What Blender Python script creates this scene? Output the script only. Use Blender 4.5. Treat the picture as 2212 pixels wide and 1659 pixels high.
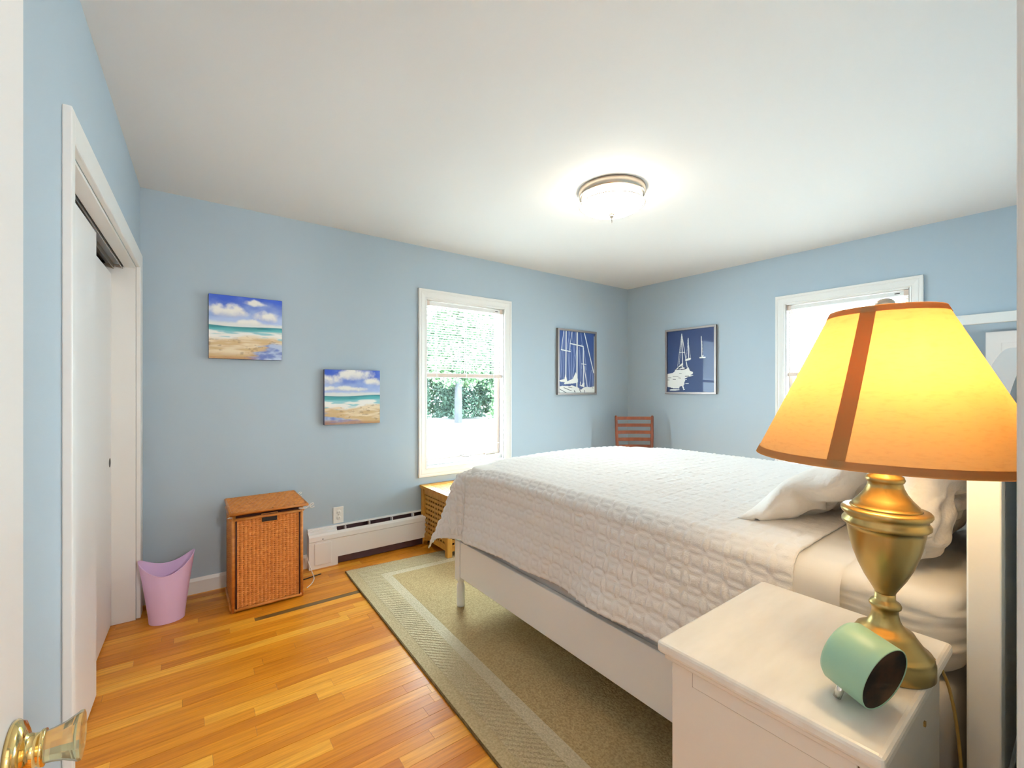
import bpy, bmesh, math, random
import numpy as np
from mathutils import Vector, Matrix

for o in list(bpy.data.objects): bpy.data.objects.remove(o)
sc = bpy.context.scene
C = sc.collection
rnd = random.Random(7)
rng = np.random.default_rng(11)
R = math.radians

# ------------------------------------------------------------------ camera
CAM_H = 1.25
cam_d = bpy.data.cameras.new('camera'); cam = bpy.data.objects.new('camera', cam_d); C.objects.link(cam)
cam_d.sensor_width = 36.0; cam_d.lens = 36.0 * 948.0 / 2212.0
cam_d.shift_y = 11.5 / 2212.0
cam_d.clip_start = 0.02; cam_d.clip_end = 200
cam.location = (0, 0, CAM_H); cam.rotation_euler = (R(90), 0, R(53.35 - 90))
sc.camera = cam

# ------------------------------------------------------------------ world, sun, exposure
sc.view_settings.view_transform = 'Standard'; sc.view_settings.look = 'None'
sc.view_settings.gamma = 1.0; sc.view_settings.use_curve_mapping = False
sc.view_settings.exposure = 0.78
sc.cycles.use_denoising = True; sc.cycles.use_light_tree = False
sc.cycles.max_bounces = 8; sc.cycles.diffuse_bounces = 5; sc.cycles.glossy_bounces = 4
sc.cycles.transmission_bounces = 6; sc.cycles.transparent_max_bounces = 12
sc.cycles.sample_clamp_indirect = 6.0; sc.cycles.adaptive_threshold = 0.05; sc.cycles.adaptive_min_samples = 16
sc.cycles.caustics_reflective = False; sc.cycles.caustics_refractive = False
w = bpy.data.worlds.new('sky'); sc.world = w; w.use_nodes = True
bgn = w.node_tree.nodes['Background']
bgn.inputs[0].default_value = (0.73, 0.875, 1.0, 1); bgn.inputs[1].default_value = 34.0
sun_d = bpy.data.lights.new('sun', 'SUN'); sun = bpy.data.objects.new('sun', sun_d); C.objects.link(sun)
sun_d.energy = 15.0; sun_d.angle = R(0.6); sun_d.color = (1, 0.96, 0.9)
sun.rotation_euler = Vector((0.42, 0.5, -0.80)).to_track_quat('-Z', 'Y').to_euler()
sun.location = (-5, -5, 12)

# ------------------------------------------------------------------ materials
MATS = {}
def mat(name, col, rough=0.6, metal=0.0, bump=None, spec=0.5, var=None, **kw):
    """bump=(scale, strength, distance[, stretch xyz]); var=(scale, colour2, stretch, contrast)"""
    if name in MATS: return MATS[name]
    m = bpy.data.materials.new(name); m.use_nodes = True
    nt = m.node_tree; b = nt.nodes['Principled BSDF']
    b.inputs['Base Color'].default_value = (*col, 1)
    b.inputs['Roughness'].default_value = rough; b.inputs['Metallic'].default_value = metal
    b.inputs['Specular IOR Level'].default_value = spec
    for k, v in kw.items():
        b.inputs[k.replace('_', ' ')].default_value = v
    tc = None
    def mapped(stretch, coord='Object'):
        t = nt.nodes.new('ShaderNodeTexCoord'); mp = nt.nodes.new('ShaderNodeMapping')
        mp.inputs['Scale'].default_value = stretch
        nt.links.new(t.outputs[coord], mp.inputs['Vector']); return mp.outputs['Vector']
    if var:
        sca, c2, st, con = var
        n = nt.nodes.new('ShaderNodeTexNoise'); n.inputs['Scale'].default_value = sca; n.inputs['Detail'].default_value = 5
        nt.links.new(mapped(st), n.inputs['Vector'])
        r = nt.nodes.new('ShaderNodeValToRGB')
        r.color_ramp.elements[0].position = 0.5 - con; r.color_ramp.elements[1].position = 0.5 + con
        r.color_ramp.elements[0].color = (*col, 1); r.color_ramp.elements[1].color = (*c2, 1)
        nt.links.new(n.outputs['Fac'], r.inputs['Fac']); nt.links.new(r.outputs['Color'], b.inputs['Base Color'])
    if bump:
        sca, stg, dist = bump[:3]; st = bump[3] if len(bump) > 3 else (1, 1, 1)
        n = nt.nodes.new('ShaderNodeTexNoise'); n.inputs['Scale'].default_value = sca; n.inputs['Detail'].default_value = 4
        nt.links.new(mapped(st), n.inputs['Vector'])
        bp = nt.nodes.new('ShaderNodeBump'); bp.inputs['Strength'].default_value = stg; bp.inputs['Distance'].default_value = dist
        nt.links.new(n.outputs['Fac'], bp.inputs['Height']); nt.links.new(bp.outputs['Normal'], b.inputs['Normal'])
    MATS[name] = m; return m

def srgb(r, g, b):
    f = lambda c: (c / 255 / 12.92) if c / 255 <= 0.04045 else ((c / 255 + 0.055) / 1.055) ** 2.4
    return (f(r), f(g), f(b))

mat('wall_blue', srgb(175, 190, 201), 0.75, bump=(260, 0.10, 0.002))
mat('ceiling_white', (0.80, 0.80, 0.79), 0.85, bump=(180, 0.08, 0.002))
mat('trim_white', (0.82, 0.815, 0.79), 0.38)
mat('trim_shaded', (0.60, 0.59, 0.57), 0.5)  # white trim darkened, shade of the doorway sides put into the colour
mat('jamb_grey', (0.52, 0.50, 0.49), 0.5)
mat('door_white', (0.86, 0.855, 0.845), 0.42)
mat('closet_dark', (0.10, 0.075, 0.06), 0.8)
mat('track_metal', (0.45, 0.43, 0.40), 0.35, 0.9)
mat('subfloor', (0.09, 0.035, 0.012), 0.8)
mat('bed_white', (0.87, 0.87, 0.86), 0.42)
mat('linen', (0.80, 0.775, 0.735), 0.9, bump=(700, 0.15, 0.001))
mat('pillow_linen', (0.80, 0.76, 0.71), 0.9, bump=(16, 0.6, 0.02), Sheen_Weight=0.1)
mat('quilt_cotton', (0.83, 0.81, 0.79), 0.92, bump=(230, 0.55, 0.003), Sheen_Weight=0.15)
mat('box_ticking', (0.55, 0.53, 0.51), 0.9)
mat('brass', (0.47, 0.335, 0.125), 0.33, 1.0, bump=(40, 0.03, 0.002))
mat('bright_brass', (0.83, 0.60, 0.24), 0.12, 1.0)
mat('nickel', (0.62, 0.52, 0.42), 0.28, 1.0)
mat('steel', (0.75, 0.72, 0.66), 0.25, 1.0)
mat('nightstand_top', (0.82, 0.79, 0.73), 0.33, var=(5.0, (0.70, 0.665, 0.60), (1, 4, 1), 0.22))
mat('nightstand_paint', (0.74, 0.70, 0.63), 0.45)
mat('gap_shade', (0.20, 0.14, 0.09), 0.8)
mat('mint', srgb(150, 190, 165), 0.38)
mat('clock_face', (0.006, 0.004, 0.004), 0.45, spec=0.12, var=(14, (0.075, 0.034, 0.012), (1, 1, 1), 0.1))
mat('dark', (0.012, 0.008, 0.008), 0.5)
mat('black_plastic', (0.02, 0.015, 0.013), 0.4)
mat('cord_gold', (0.42, 0.26, 0.06), 0.35)
mat('cord_white', (0.75, 0.73, 0.70), 0.5)
mat('wicker', srgb(230, 152, 70), 0.45, var=(30, srgb(190, 108, 38), (1, 1, 3), 0.25))
mat('wicker_pole', srgb(220, 146, 66), 0.4, var=(14, srgb(168, 90, 24), (1, 1, 3), 0.25))
mat('wicker_core', srgb(70, 26, 8), 0.8)
mat('lattice_shade', srgb(60, 30, 8), 0.9)
mat('acacia', srgb(205, 150, 62), 0.45, var=(9, srgb(180, 118, 36), (4, 4, 0.6), 0.25))
mat('teak', srgb(150, 74, 32), 0.4, var=(14, srgb(105, 44, 18), (1, 1, 0.3), 0.25))
mat('frame_metal', (0.30, 0.25, 0.23), 0.42, 0.8)
mat('heater_enamel', (0.87, 0.87, 0.86), 0.4)
mat('fin_metal_shade', (0.10, 0.05, 0.055), 0.5, 0.3)  # fin tone, also the painted shade in the heater openings
mat('plate_ivory', (0.84, 0.83, 0.79), 0.3)
mat('blind_white', (0.80, 0.795, 0.78), 0.45)
mat('vinyl_tan', srgb(215, 196, 184), 0.45)
mat('mirror', (0.78, 0.82, 0.84), 0.02, 1.0)
mat('bark', srgb(62, 62, 66), 0.9, var=(6, srgb(46, 46, 50), (1, 1, 0.3), 0.2))
mat('leaf', srgb(60, 84, 56), 0.6, var=(0.6, srgb(88, 112, 72), (1, 1, 1), 0.2))
mat('leaf_dark', srgb(46, 68, 56), 0.6, var=(0.6, srgb(70, 94, 74), (1, 1, 1), 0.2))
mat('pale_ground', (0.45, 0.44, 0.42), 0.9, var=(0.4, (0.52, 0.51, 0.49), (1, 1, 1), 0.3))
mat('siding_white', (0.62, 0.64, 0.66), 0.7)
mat('roof_grey', (0.25, 0.25, 0.26), 0.9)

def mat_glass(name, col, gloss):
    m = bpy.data.materials.new(name); m.use_nodes = True; nt = m.node_tree; nt.nodes.clear()
    o = nt.nodes.new('ShaderNodeOutputMaterial'); mx = nt.nodes.new('ShaderNodeMixShader')
    t = nt.nodes.new('ShaderNodeBsdfTransparent'); g = nt.nodes.new('ShaderNodeBsdfGlossy')
    t.inputs[0].default_value = (*col, 1); g.inputs['Roughness'].default_value = 0.02
    mx.inputs[0].default_value = gloss
    nt.links.new(t.outputs[0], mx.inputs[1]); nt.links.new(g.outputs[0], mx.inputs[2]); nt.links.new(mx.outputs[0], o.inputs[0])
    MATS[name] = m
mat_glass('pane_glass', (0.95, 0.99, 0.975), 0.05)
mat_glass('pane_edge', (0.72, 0.92, 0.86), 0.10)

def mat_crystal():
    m = bpy.data.materials.new('crystal'); m.use_nodes = True; b = m.node_tree.nodes['Principled BSDF']
    b.inputs['Base Color'].default_value = (0.94, 0.87, 0.50, 1); b.inputs['Roughness'].default_value = 0.05
    b.inputs['Transmission Weight'].default_value = 0.8; b.inputs['IOR'].default_value = 1.5
    MATS['crystal'] = m
mat_crystal()

def mat_translucent(name, col, tcol, fac, speck=None, rough=0.8):
    m = bpy.data.materials.new(name); m.use_nodes = True; nt = m.node_tree; nt.nodes.clear()
    o = nt.nodes.new('ShaderNodeOutputMaterial'); mx = nt.nodes.new('ShaderNodeMixShader')
    d = nt.nodes.new('ShaderNodeBsdfDiffuse'); t = nt.nodes.new('ShaderNodeBsdfTranslucent')
    d.inputs[0].default_value = (*col, 1); t.inputs[0].default_value = (*tcol, 1); mx.inputs[0].default_value = fac
    if speck:
        tc = nt.nodes.new('ShaderNodeTexCoord'); mp = nt.nodes.new('ShaderNodeMapping'); mp.inputs['Scale'].default_value = (1, 1, 3.5)
        n = nt.nodes.new('ShaderNodeTexNoise'); n.inputs['Scale'].default_value = 70; n.inputs['Detail'].default_value = 6
        r = nt.nodes.new('ShaderNodeValToRGB')
        r.color_ramp.elements[0].position = 0.30; r.color_ramp.elements[1].position = 0.50
        r.color_ramp.elements[0].color = (*speck, 1); r.color_ramp.elements[1].color = (*tcol, 1)
        nt.links.new(tc.outputs['Object'], mp.inputs[0]); nt.links.new(mp.outputs[0], n.inputs['Vector'])
        nt.links.new(n.outputs['Fac'], r.inputs['Fac']); nt.links.new(r.outputs['Color'], t.inputs[0])
    nt.links.new(d.outputs[0], mx.inputs[1]); nt.links.new(t.outputs[0], mx.inputs[2]); nt.links.new(mx.outputs[0], o.inputs[0])
    MATS[name] = m
mat_translucent('shade_paper', (0.72, 0.52, 0.30), (0.36, 0.185, 0.052), 0.60, speck=(0.29, 0.14, 0.032))
mat_translucent('shade_seam', (0.52, 0.28, 0.11), (0.25, 0.085, 0.012), 0.5)
mat_translucent('shade_trim', (0.58, 0.32, 0.14), (0.30, 0.12, 0.025), 0.5)
mat_translucent('pink_plastic', srgb(248, 220, 250), srgb(252, 224, 252), 0.28)

def mat_emit(name, col, strength):
    m = bpy.data.materials.new(name); m.use_nodes = True; b = m.node_tree.nodes['Principled BSDF']
    b.inputs['Base Color'].default_value = (0.9, 0.88, 0.84, 1); b.inputs['Roughness'].default_value = 0.3
    b.inputs['Emission Color'].default_value = (*col, 1); b.inputs['Emission Strength'].default_value = strength
    MATS[name] = m
mat_emit('lit_glass', (1.0, 0.87, 0.70), 16.0)

def mat_plank():
    m = bpy.data.materials.new('oak_plank'); m.use_nodes = True; nt = m.node_tree; b = nt.nodes['Principled BSDF']
    geo = nt.nodes.new('ShaderNodeNewGeometry'); oi = nt.nodes.new('ShaderNodeObjectInfo')
    mp = nt.nodes.new('ShaderNodeMapping'); mp.inputs['Scale'].default_value = (2.2, 42, 10)
    ad = nt.nodes.new('ShaderNodeVectorMath'); ad.operation = 'ADD'
    mu = nt.nodes.new('ShaderNodeMath'); mu.operation = 'MULTIPLY'; mu.inputs[1].default_value = 37.0
    nt.links.new(oi.outputs['Random'], mu.inputs[0])
    nt.links.new(geo.outputs['Position'], mp.inputs[0]); nt.links.new(mp.outputs[0], ad.inputs[0]); nt.links.new(mu.outputs[0], ad.inputs[1])
    n = nt.nodes.new('ShaderNodeTexNoise'); n.inputs['Scale'].default_value = 2.2; n.inputs['Detail'].default_value = 6; n.inputs['Roughness'].default_value = 0.6
    nt.links.new(ad.outputs[0], n.inputs['Vector'])
    # tone of each board: object random mixed with a per-board colour attribute for the joined boards
    at = nt.nodes.new('ShaderNodeAttribute'); at.attribute_name = 'board'
    s = nt.nodes.new('ShaderNodeMath'); s.operation = 'ADD'; nt.links.new(oi.outputs['Random'], s.inputs[0]); nt.links.new(at.outputs['Fac'], s.inputs[1])
    fr = nt.nodes.new('ShaderNodeMath'); fr.operation = 'FRACT'; nt.links.new(s.outputs[0], fr.inputs[0])
    r1 = nt.nodes.new('ShaderNodeValToRGB'); cr = r1.color_ramp
    cr.elements[0].color = (*srgb(204, 122, 22), 1); cr.elements[1].color = (*srgb(244, 176, 62), 1)
    e = cr.elements.new(0.55); e.color = (*srgb(226, 146, 36), 1)
    nt.links.new(fr.outputs[0], r1.inputs['Fac'])
    r2 = nt.nodes.new('ShaderNodeValToRGB'); r2.color_ramp.elements[0].position = 0.3; r2.color_ramp.elements[1].position = 0.7
    r2.color_ramp.elements[0].color = (0.72, 0.64, 0.55, 1); r2.color_ramp.elements[1].color = (1.06, 1.05, 1.03, 1)
    nt.links.new(n.outputs['Fac'], r2.inputs['Fac'])
    mx = nt.nodes.new('ShaderNodeMix'); mx.data_type = 'RGBA'; mx.blend_type = 'MULTIPLY'; mx.inputs[0].default_value = 1
    nt.links.new(r1.outputs['Color'], mx.inputs[6]); nt.links.new(r2.outputs['Color'], mx.inputs[7])
    nt.links.new(mx.outputs[2], b.inputs['Base Color'])
    b.inputs['Roughness'].default_value = 0.34; b.inputs['Specular IOR Level'].default_value = 0.35
    MATS['oak_plank'] = m
mat_plank()
mat('dark_plank', srgb(116, 84, 40), 0.4, var=(6, srgb(92, 66, 32), (0.3, 10, 1), 0.2))

def mat_rug(name, c1, c2, scale, stretch, wave=None):
    m = bpy.data.materials.new(name); m.use_nodes = True; nt = m.node_tree; b = nt.nodes['Principled BSDF']
    b.inputs['Roughness'].default_value = 0.95; b.inputs['Specular IOR Level'].default_value = 0.1
    tc = nt.nodes.new('ShaderNodeTexCoord'); mp = nt.nodes.new('ShaderNodeMapping'); mp.inputs['Scale'].default_value = stretch
    nt.links.new(tc.outputs['Object'], mp.inputs[0])
    n = nt.nodes.new('ShaderNodeTexNoise'); n.inputs['Scale'].default_value = scale; n.inputs['Detail'].default_value = 5
    nt.links.new(mp.outputs[0], n.inputs['Vector'])
    r = nt.nodes.new('ShaderNodeValToRGB'); r.color_ramp.elements[0].position = 0.35; r.color_ramp.elements[1].position = 0.65
    r.color_ramp.elements[0].color = (*c1, 1); r.color_ramp.elements[1].color = (*c2, 1)
    nt.links.new(n.outputs['Fac'], r.inputs['Fac']); nt.links.new(r.outputs['Color'], b.inputs['Base Color'])
    bp = nt.nodes.new('ShaderNodeBump'); bp.inputs['Strength'].default_value = 0.7; bp.inputs['Distance'].default_value = 0.006
    h = n.outputs['Fac']
    if wave:
        wv = nt.nodes.new('ShaderNodeTexWave'); wv.inputs['Scale'].default_value = wave; wv.bands_direction = 'DIAGONAL'; wv.inputs['Distortion'].default_value = 2.5
        wv.inputs['Detail Scale'].default_value = 3
        nt.links.new(tc.outputs['Object'], wv.inputs['Vector'])
        a = nt.nodes.new('ShaderNodeMath'); a.operation = 'ADD'; nt.links.new(h, a.inputs[0]); nt.links.new(wv.outputs['Fac'], a.inputs[1]); h = a.outputs[0]
    nt.links.new(h, bp.inputs['Height']); nt.links.new(bp.outputs['Normal'], b.inputs['Normal'])
    MATS[name] = m
mat_rug('rug_plain', srgb(178, 158, 120), srgb(202, 181, 142), 110, (1, 1, 1))
mat_rug('rug_chevron', srgb(181, 163, 126), srgb(208, 189, 152), 160, (1, 1, 1), wave=22)
mat_rug('rug_stripe', srgb(195, 180, 149), srgb(214, 198, 167), 120, (1, 1, 1))
mat_rug('rug_field', srgb(172, 147, 103), srgb(200, 174, 128), 120, (1, 1, 1))
mat_rug('rug_edge', srgb(103, 84, 53), srgb(131, 109, 73), 80, (1, 1, 1))

def mat_print(name, rough=0.5, coat=0.0):
    m = bpy.data.materials.new(name); m.use_nodes = True; nt = m.node_tree; b = nt.nodes['Principled BSDF']
    a = nt.nodes.new('ShaderNodeVertexColor'); a.layer_name = 'print'
    nt.links.new(a.outputs['Color'], b.inputs['Base Color'])
    b.inputs['Roughness'].default_value = rough; b.inputs['Coat Weight'].default_value = coat; b.inputs['Coat Roughness'].default_value = 0.03
    MATS[name] = m
mat_print('canvas_print', 0.55); mat_print('glazed_print', 0.5, 0.16)

# ------------------------------------------------------------------ mesh helpers
def link(name, me, m, parent=None, smooth=False, loc=None, rot=None):
    o = bpy.data.objects.new(name, me); C.objects.link(o)
    if m is not None:
        me.materials.append(MATS[m] if isinstance(m, str) else m)
    if smooth:
        me.polygons.foreach_set('use_smooth', [True] * len(me.polygons))
    if parent is not None: o.parent = parent
    if loc is not None: o.location = loc
    if rot is not None: o.rotation_euler = rot
    return o
def from_bm(name, bm, m, parent=None, smooth=False, **k):
    bmesh.ops.recalc_face_normals(bm, faces=bm.faces)
    me = bpy.data.meshes.new(name); bm.to_mesh(me); bm.free()
    return link(name, me, m, parent, smooth, **k)
def bx(bm, x0, x1, y0, y1, z0, z1, bev=0.0, seg=2):
    vs = [bm.verts.new((x, y, z)) for z in (z0, z1) for y in (y0, y1) for x in (x0, x1)]
    fs = [(0, 1, 3, 2), (4, 6, 7, 5), (0, 4, 5, 1), (2, 3, 7, 6), (0, 2, 6, 4), (1, 5, 7, 3)]
    faces = [bm.faces.new([vs[i] for i in f]) for f in fs]
    if bev > 0:
        es = list({e for f in faces for e in f.edges})
        bmesh.ops.recalc_face_normals(bm, faces=faces)
        bmesh.ops.bevel(bm, geom=es, offset=bev, segments=seg, profile=0.5, affect='EDGES')
def box(name, b, m, parent=None, bev=0.0, seg=2, smooth=False, **k):
    bm = bmesh.new(); bx(bm, *b, bev=bev, seg=seg); return from_bm(name, bm, m, parent, smooth, **k)
def boxes(name, bs, m, parent=None, bev=0.0, **k):
    bm = bmesh.new()
    for b in bs: bx(bm, *b, bev=bev, seg=1)
    return from_bm(name, bm, m, parent, **k)
def lathe(name, prof, m, parent=None, n=48, loc=None, rot=None, sx=1, sy=1, smooth=True, close=True):
    bm = bmesh.new(); rings = []
    for r, z in prof:
        rings.append([bm.verts.new((r * sx * math.cos(2 * math.pi * i / n), r * sy * math.sin(2 * math.pi * i / n), z)) for i in range(n)])
    for a, b in zip(rings, rings[1:]):
        for i in range(n): bm.faces.new((a[i], a[(i + 1) % n], b[(i + 1) % n], b[i]))
    if close:
        if prof[0][0] > 1e-5: bm.faces.new(rings[0][::-1])
        if prof[-1][0] > 1e-5: bm.faces.new(rings[-1])
    bmesh.ops.remove_doubles(bm, verts=bm.verts, dist=1e-6)
    return from_bm(name, bm, m, parent, smooth, loc=loc, rot=rot)
def tube(name, pts, r, m, parent=None, n=8, closed=False, smooth=True, loc=None, spline=0):
    P = [Vector(p) for p in pts]
    if spline:
        Q = []
        k = len(P)
        rngi = range(k) if closed else range(k - 1)
        for i in rngi:
            p0 = P[(i - 1) % k] if closed or i > 0 else P[0]; p1 = P[i]; p2 = P[(i + 1) % k]; p3 = P[(i + 2) % k] if closed or i + 2 < k else P[-1]
            for j in range(spline):
                t = j / spline
                Q.append(0.5 * ((2 * p1) + (p2 - p0) * t + (2 * p0 - 5 * p1 + 4 * p2 - p3) * t * t + (3 * p1 - p0 - 3 * p2 + p3) * t ** 3))
        if not closed: Q.append(P[-1])
        P = Q
    bm = bmesh.new(); rings = []; k = len(P); up = None
    for i, p in enumerate(P):
        a = P[(i - 1) % k] if closed or i > 0 else P[0]; b = P[(i + 1) % k] if closed or i < k - 1 else P[-1]
        t = (b - a).normalized()
        if up is None:
            up = t.orthogonal().normalized()
        up = (up - t * up.dot(t)).normalized(); s = t.cross(up)
        rr = r[i] if isinstance(r, (list, tuple)) else r
        rings.append([bm.verts.new(p + up * rr * math.cos(2 * math.pi * j / n) + s * rr * math.sin(2 * math.pi * j / n)) for j in range(n)])
    pairs = list(zip(rings, rings[1:])) + ([(rings[-1], rings[0])] if closed else [])
    for a, b in pairs:
        for j in range(n): bm.faces.new((a[j], a[(j + 1) % n], b[(j + 1) % n], b[j]))
    if not closed: bm.faces.new(rings[0][::-1]); bm.faces.new(rings[-1])
    return from_bm(name, bm, m, parent, smooth, loc=loc)
def extrude_poly(name, pts, y0, y1, m, parent=None, bev=0.0, smooth=False, **k):
    """polygon in xz, extruded along y"""
    bm = bmesh.new()
    a = [bm.verts.new((x, y0, z)) for x, z in pts]; b = [bm.verts.new((x, y1, z)) for x, z in pts]; n = len(pts)
    bm.faces.new(a); bm.faces.new(b[::-1])
    for i in range(n): bm.faces.new((a[i], b[i], b[(i + 1) % n], a[(i + 1) % n]))
    if bev:
        bmesh.ops.recalc_face_normals(bm, faces=bm.faces)
        bmesh.ops.bevel(bm, geom=[e for e in bm.edges], offset=bev, segments=1, affect='EDGES')
    return from_bm(name, bm, m, parent, smooth, **k)
def grid_mesh(name, V, m, parent=None, smooth=True, closed_u=False, **k):
    """V: (nu,nv,3) array of points"""
    nu, nv = V.shape[:2]
    idx = np.arange(nu * nv).reshape(nu, nv)
    a = idx[:-1, :-1].ravel(); b = idx[1:, :-1].ravel(); c = idx[1:, 1:].ravel(); d = idx[:-1, 1:].ravel()
    F = np.stack([a, b, c, d], 1)
    if closed_u:
        F = np.concatenate([F, np.stack([idx[-1, :-1], idx[0, :-1], idx[0, 1:], idx[-1, 1:]], 1)])
    me = bpy.data.meshes.new(name)
    me.vertices.add(nu * nv); me.vertices.foreach_set('co', V.reshape(-1).astype(np.float32))
    nf = len(F); me.loops.add(nf * 4); me.loops.foreach_set('vertex_index', F.ravel().astype(np.int32))
    me.polygons.add(nf); me.polygons.foreach_set('loop_start', np.arange(0, nf * 4, 4, dtype=np.int32))
    me.update(calc_edges=True); me.validate()
    return link(name, me, m, parent, smooth, **k)
def empty(name, loc=(0, 0, 0), rotz=0.0, parent=None):
    o = bpy.data.objects.new(name, None); C.objects.link(o); o.location = loc; o.rotation_euler = (0, 0, rotz)
    o.empty_display_size = 0.1
    if parent: o.parent = parent
    return o
def tag(o, label, cat, group=None, kind=None):
    o['label'] = label; o['category'] = cat
    if group: o['group'] = group
    if kind: o['kind'] = kind
    return o
def noise2(u, v, seed, octaves=3):
    """cheap smooth value noise on arrays"""
    out = np.zeros_like(u, dtype=float); amp = 1.0; tot = 0
    for k in range(octaves):
        g = np.random.default_rng(seed + k).random((64, 64))
        x = (u * 2 ** k) % 64; y = (v * 2 ** k) % 64
        i = np.floor(x).astype(int); j = np.floor(y).astype(int); fx = x - i; fy = y - j
        fx = fx * fx * (3 - 2 * fx); fy = fy * fy * (3 - 2 * fy)
        i1 = (i + 1) % 64; j1 = (j + 1) % 64; i %= 64; j %= 64
        out += amp * ((g[i, j] * (1 - fx) + g[i1, j] * fx) * (1 - fy) + (g[i, j1] * (1 - fx) + g[i1, j1] * fx) * fy)
        tot += amp; amp *= 0.5
    return out / tot

# ------------------------------------------------------------------ room frames (local x to the right, y into the wall, z up)
H = 2.42; YA = 3.32; T = 0.12
rotA = 0.0; oA = (0, YA, 0)
dB = Vector((0.067, -2.994)).normalized(); oB = (4.163, YA, 0); rotB = math.atan2(dB.y, dB.x)
dC = Vector((0.044, 1.483)).normalized(); oC = (-0.211 - 0.044 / 1.483 * 3.317, 0, 0); rotC = math.atan2(dC.y, dC.x)
YD = 0.03; oD = (0, YD, 0); rotD = math.pi

def wall(name, o, rot, u0, u1, holes, label, z1=H, m='wall_blue', t=T):
    us = sorted({u0, u1, *[h[0] for h in holes], *[h[1] for h in holes]})
    zs = sorted({0.0, z1, *[h[2] for h in holes], *[h[3] for h in holes]})
    bs = []
    for a, b in zip(us, us[1:]):
        for c, d in zip(zs, zs[1:]):
            mu, mz = (a + b) / 2, (c + d) / 2
            if any(h[0] < mu < h[1] and h[2] < mz < h[3] for h in holes): continue
            bs.append((a, b, 0, t, c, d))
    ob = boxes(name, bs, m, loc=o, rot=(0, 0, rot))
    return tag(ob, label, 'wall', kind='structure')

WA = (1.591, 2.378, 0.606, 1.998)          # opening of the window in the back wall
WBn = (1.672, 2.489, 0.606, 1.990)         # opening of the window in the right wall (along that wall)
CL = (1.668, 3.138, 0.0, 1.915)            # closet opening
wall('wall_back', oA, rotA, -0.36, 4.30, [WA], 'pale blue painted wall with two seascapes and one window')
wall('wall_right', oB, rotB, -0.10, 3.40, [WBn], 'pale blue painted wall behind the table lamp')
wall('wall_left', oC, rotC, -0.14, 3.44, [CL], 'pale blue painted wall holding the white closet')
# doorway in the front wall: world x -0.20..0.61
wall('wall_front', oD, rotD, -4.35, 0.40, [(-0.612, 0.20, 0, 2.03)], 'pale blue painted wall around the open doorway')
tag(box('ceiling', (-1.0, 4.5, -1.7, 3.6, H, H + 0.1), 'ceiling_white'), 'smooth white ceiling with a flush light', 'ceiling', kind='structure')

# ------------------------------------------------------------------ floor of narrow strip boards
floor = box('floor', (-0.9, 4.45, -1.5, 3.5, -0.10, -0.004), 'subfloor')
tag(floor, 'honey coloured strip wood floor', 'floor', kind='structure')
PW = 0.0565
def plank_mesh(wd):
    bm = bmesh.new(); bx(bm, 0, 1, 0, wd - 0.0011, -0.012, 0.0)
    me = bpy.data.meshes.new('plank'); bmesh.ops.recalc_face_normals(bm, faces=bm.faces); bm.to_mesh(me); bm.free()
    me.materials.append(MATS['oak_plank']); return me
pm = plank_mesh(PW)
pm_dark = plank_mesh(PW); pm_dark.materials[0] = MATS['dark_plank']
rest = bmesh.new()
rest_vals = []
row0 = 2.7235 - PW * 68
r = 0
while True:
    y = row0 + r * PW; r += 1
    if y > 3.33: break
    if y < -1.5: continue
    x = -0.88 - rnd.random() * 0.7; darkrow = abs(y - 2.7235) < 0.01
    while x < 4.4:
        L = rnd.choice([0.32, 0.45, 0.62, 0.8, 0.95, 1.15]) * (0.85 + 0.3 * rnd.random())
        isdark = False
        if darkrow and x < 0.302 < x + L + 0.2: L = 0.302 - x
        elif darkrow and abs(x - 0.302) < 1e-6: L = 0.80; isdark = True
        a = max(x, -0.89); e = min(x + L, 4.4)
        if e - a > 0.02:
            seen = (a < 1.05 and e > -0.36 and y > 0.85) or (y > 2.95 and a < 1.6 and e > -0.36)
            if seen:
                o = bpy.data.objects.new('plank', pm_dark if isdark else pm); C.objects.link(o); o.parent = floor
                o.location = (a, y, rnd.uniform(-0.0004, 0.0002)); o.scale = (e - a - 0.0008, 1, 1)
                if isdark:
                    o.scale.y = 0.70
                    o2 = bpy.data.objects.new('plank', pm); C.objects.link(o2); o2.parent = floor
                    o2.location = (a, y + PW * 0.71, 0); o2.scale = (e - a - 0.0008, 0.28, 1)
            else:
                n0 = len(rest.faces); bx(rest, a, e - 0.0008, y, y + PW - 0.0011, -0.012, 0.0); rest_vals.append((n0, len(rest.faces), rnd.random()))
        x += L
bmesh.ops.recalc_face_normals(rest, faces=rest.faces)
me = bpy.data.meshes.new('plank_field'); rest.to_mesh(me); rest.free()
fa = me.attributes.new('board', 'FLOAT', 'FACE'); vals = np.zeros(len(me.polygons), np.float32)
for a, b, v in rest_vals: vals[a:b] = v
fa.data.foreach_set('value', vals)
o = link('plank_field', me, 'oak_plank', floor); o['kind'] = 'stuff'

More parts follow.
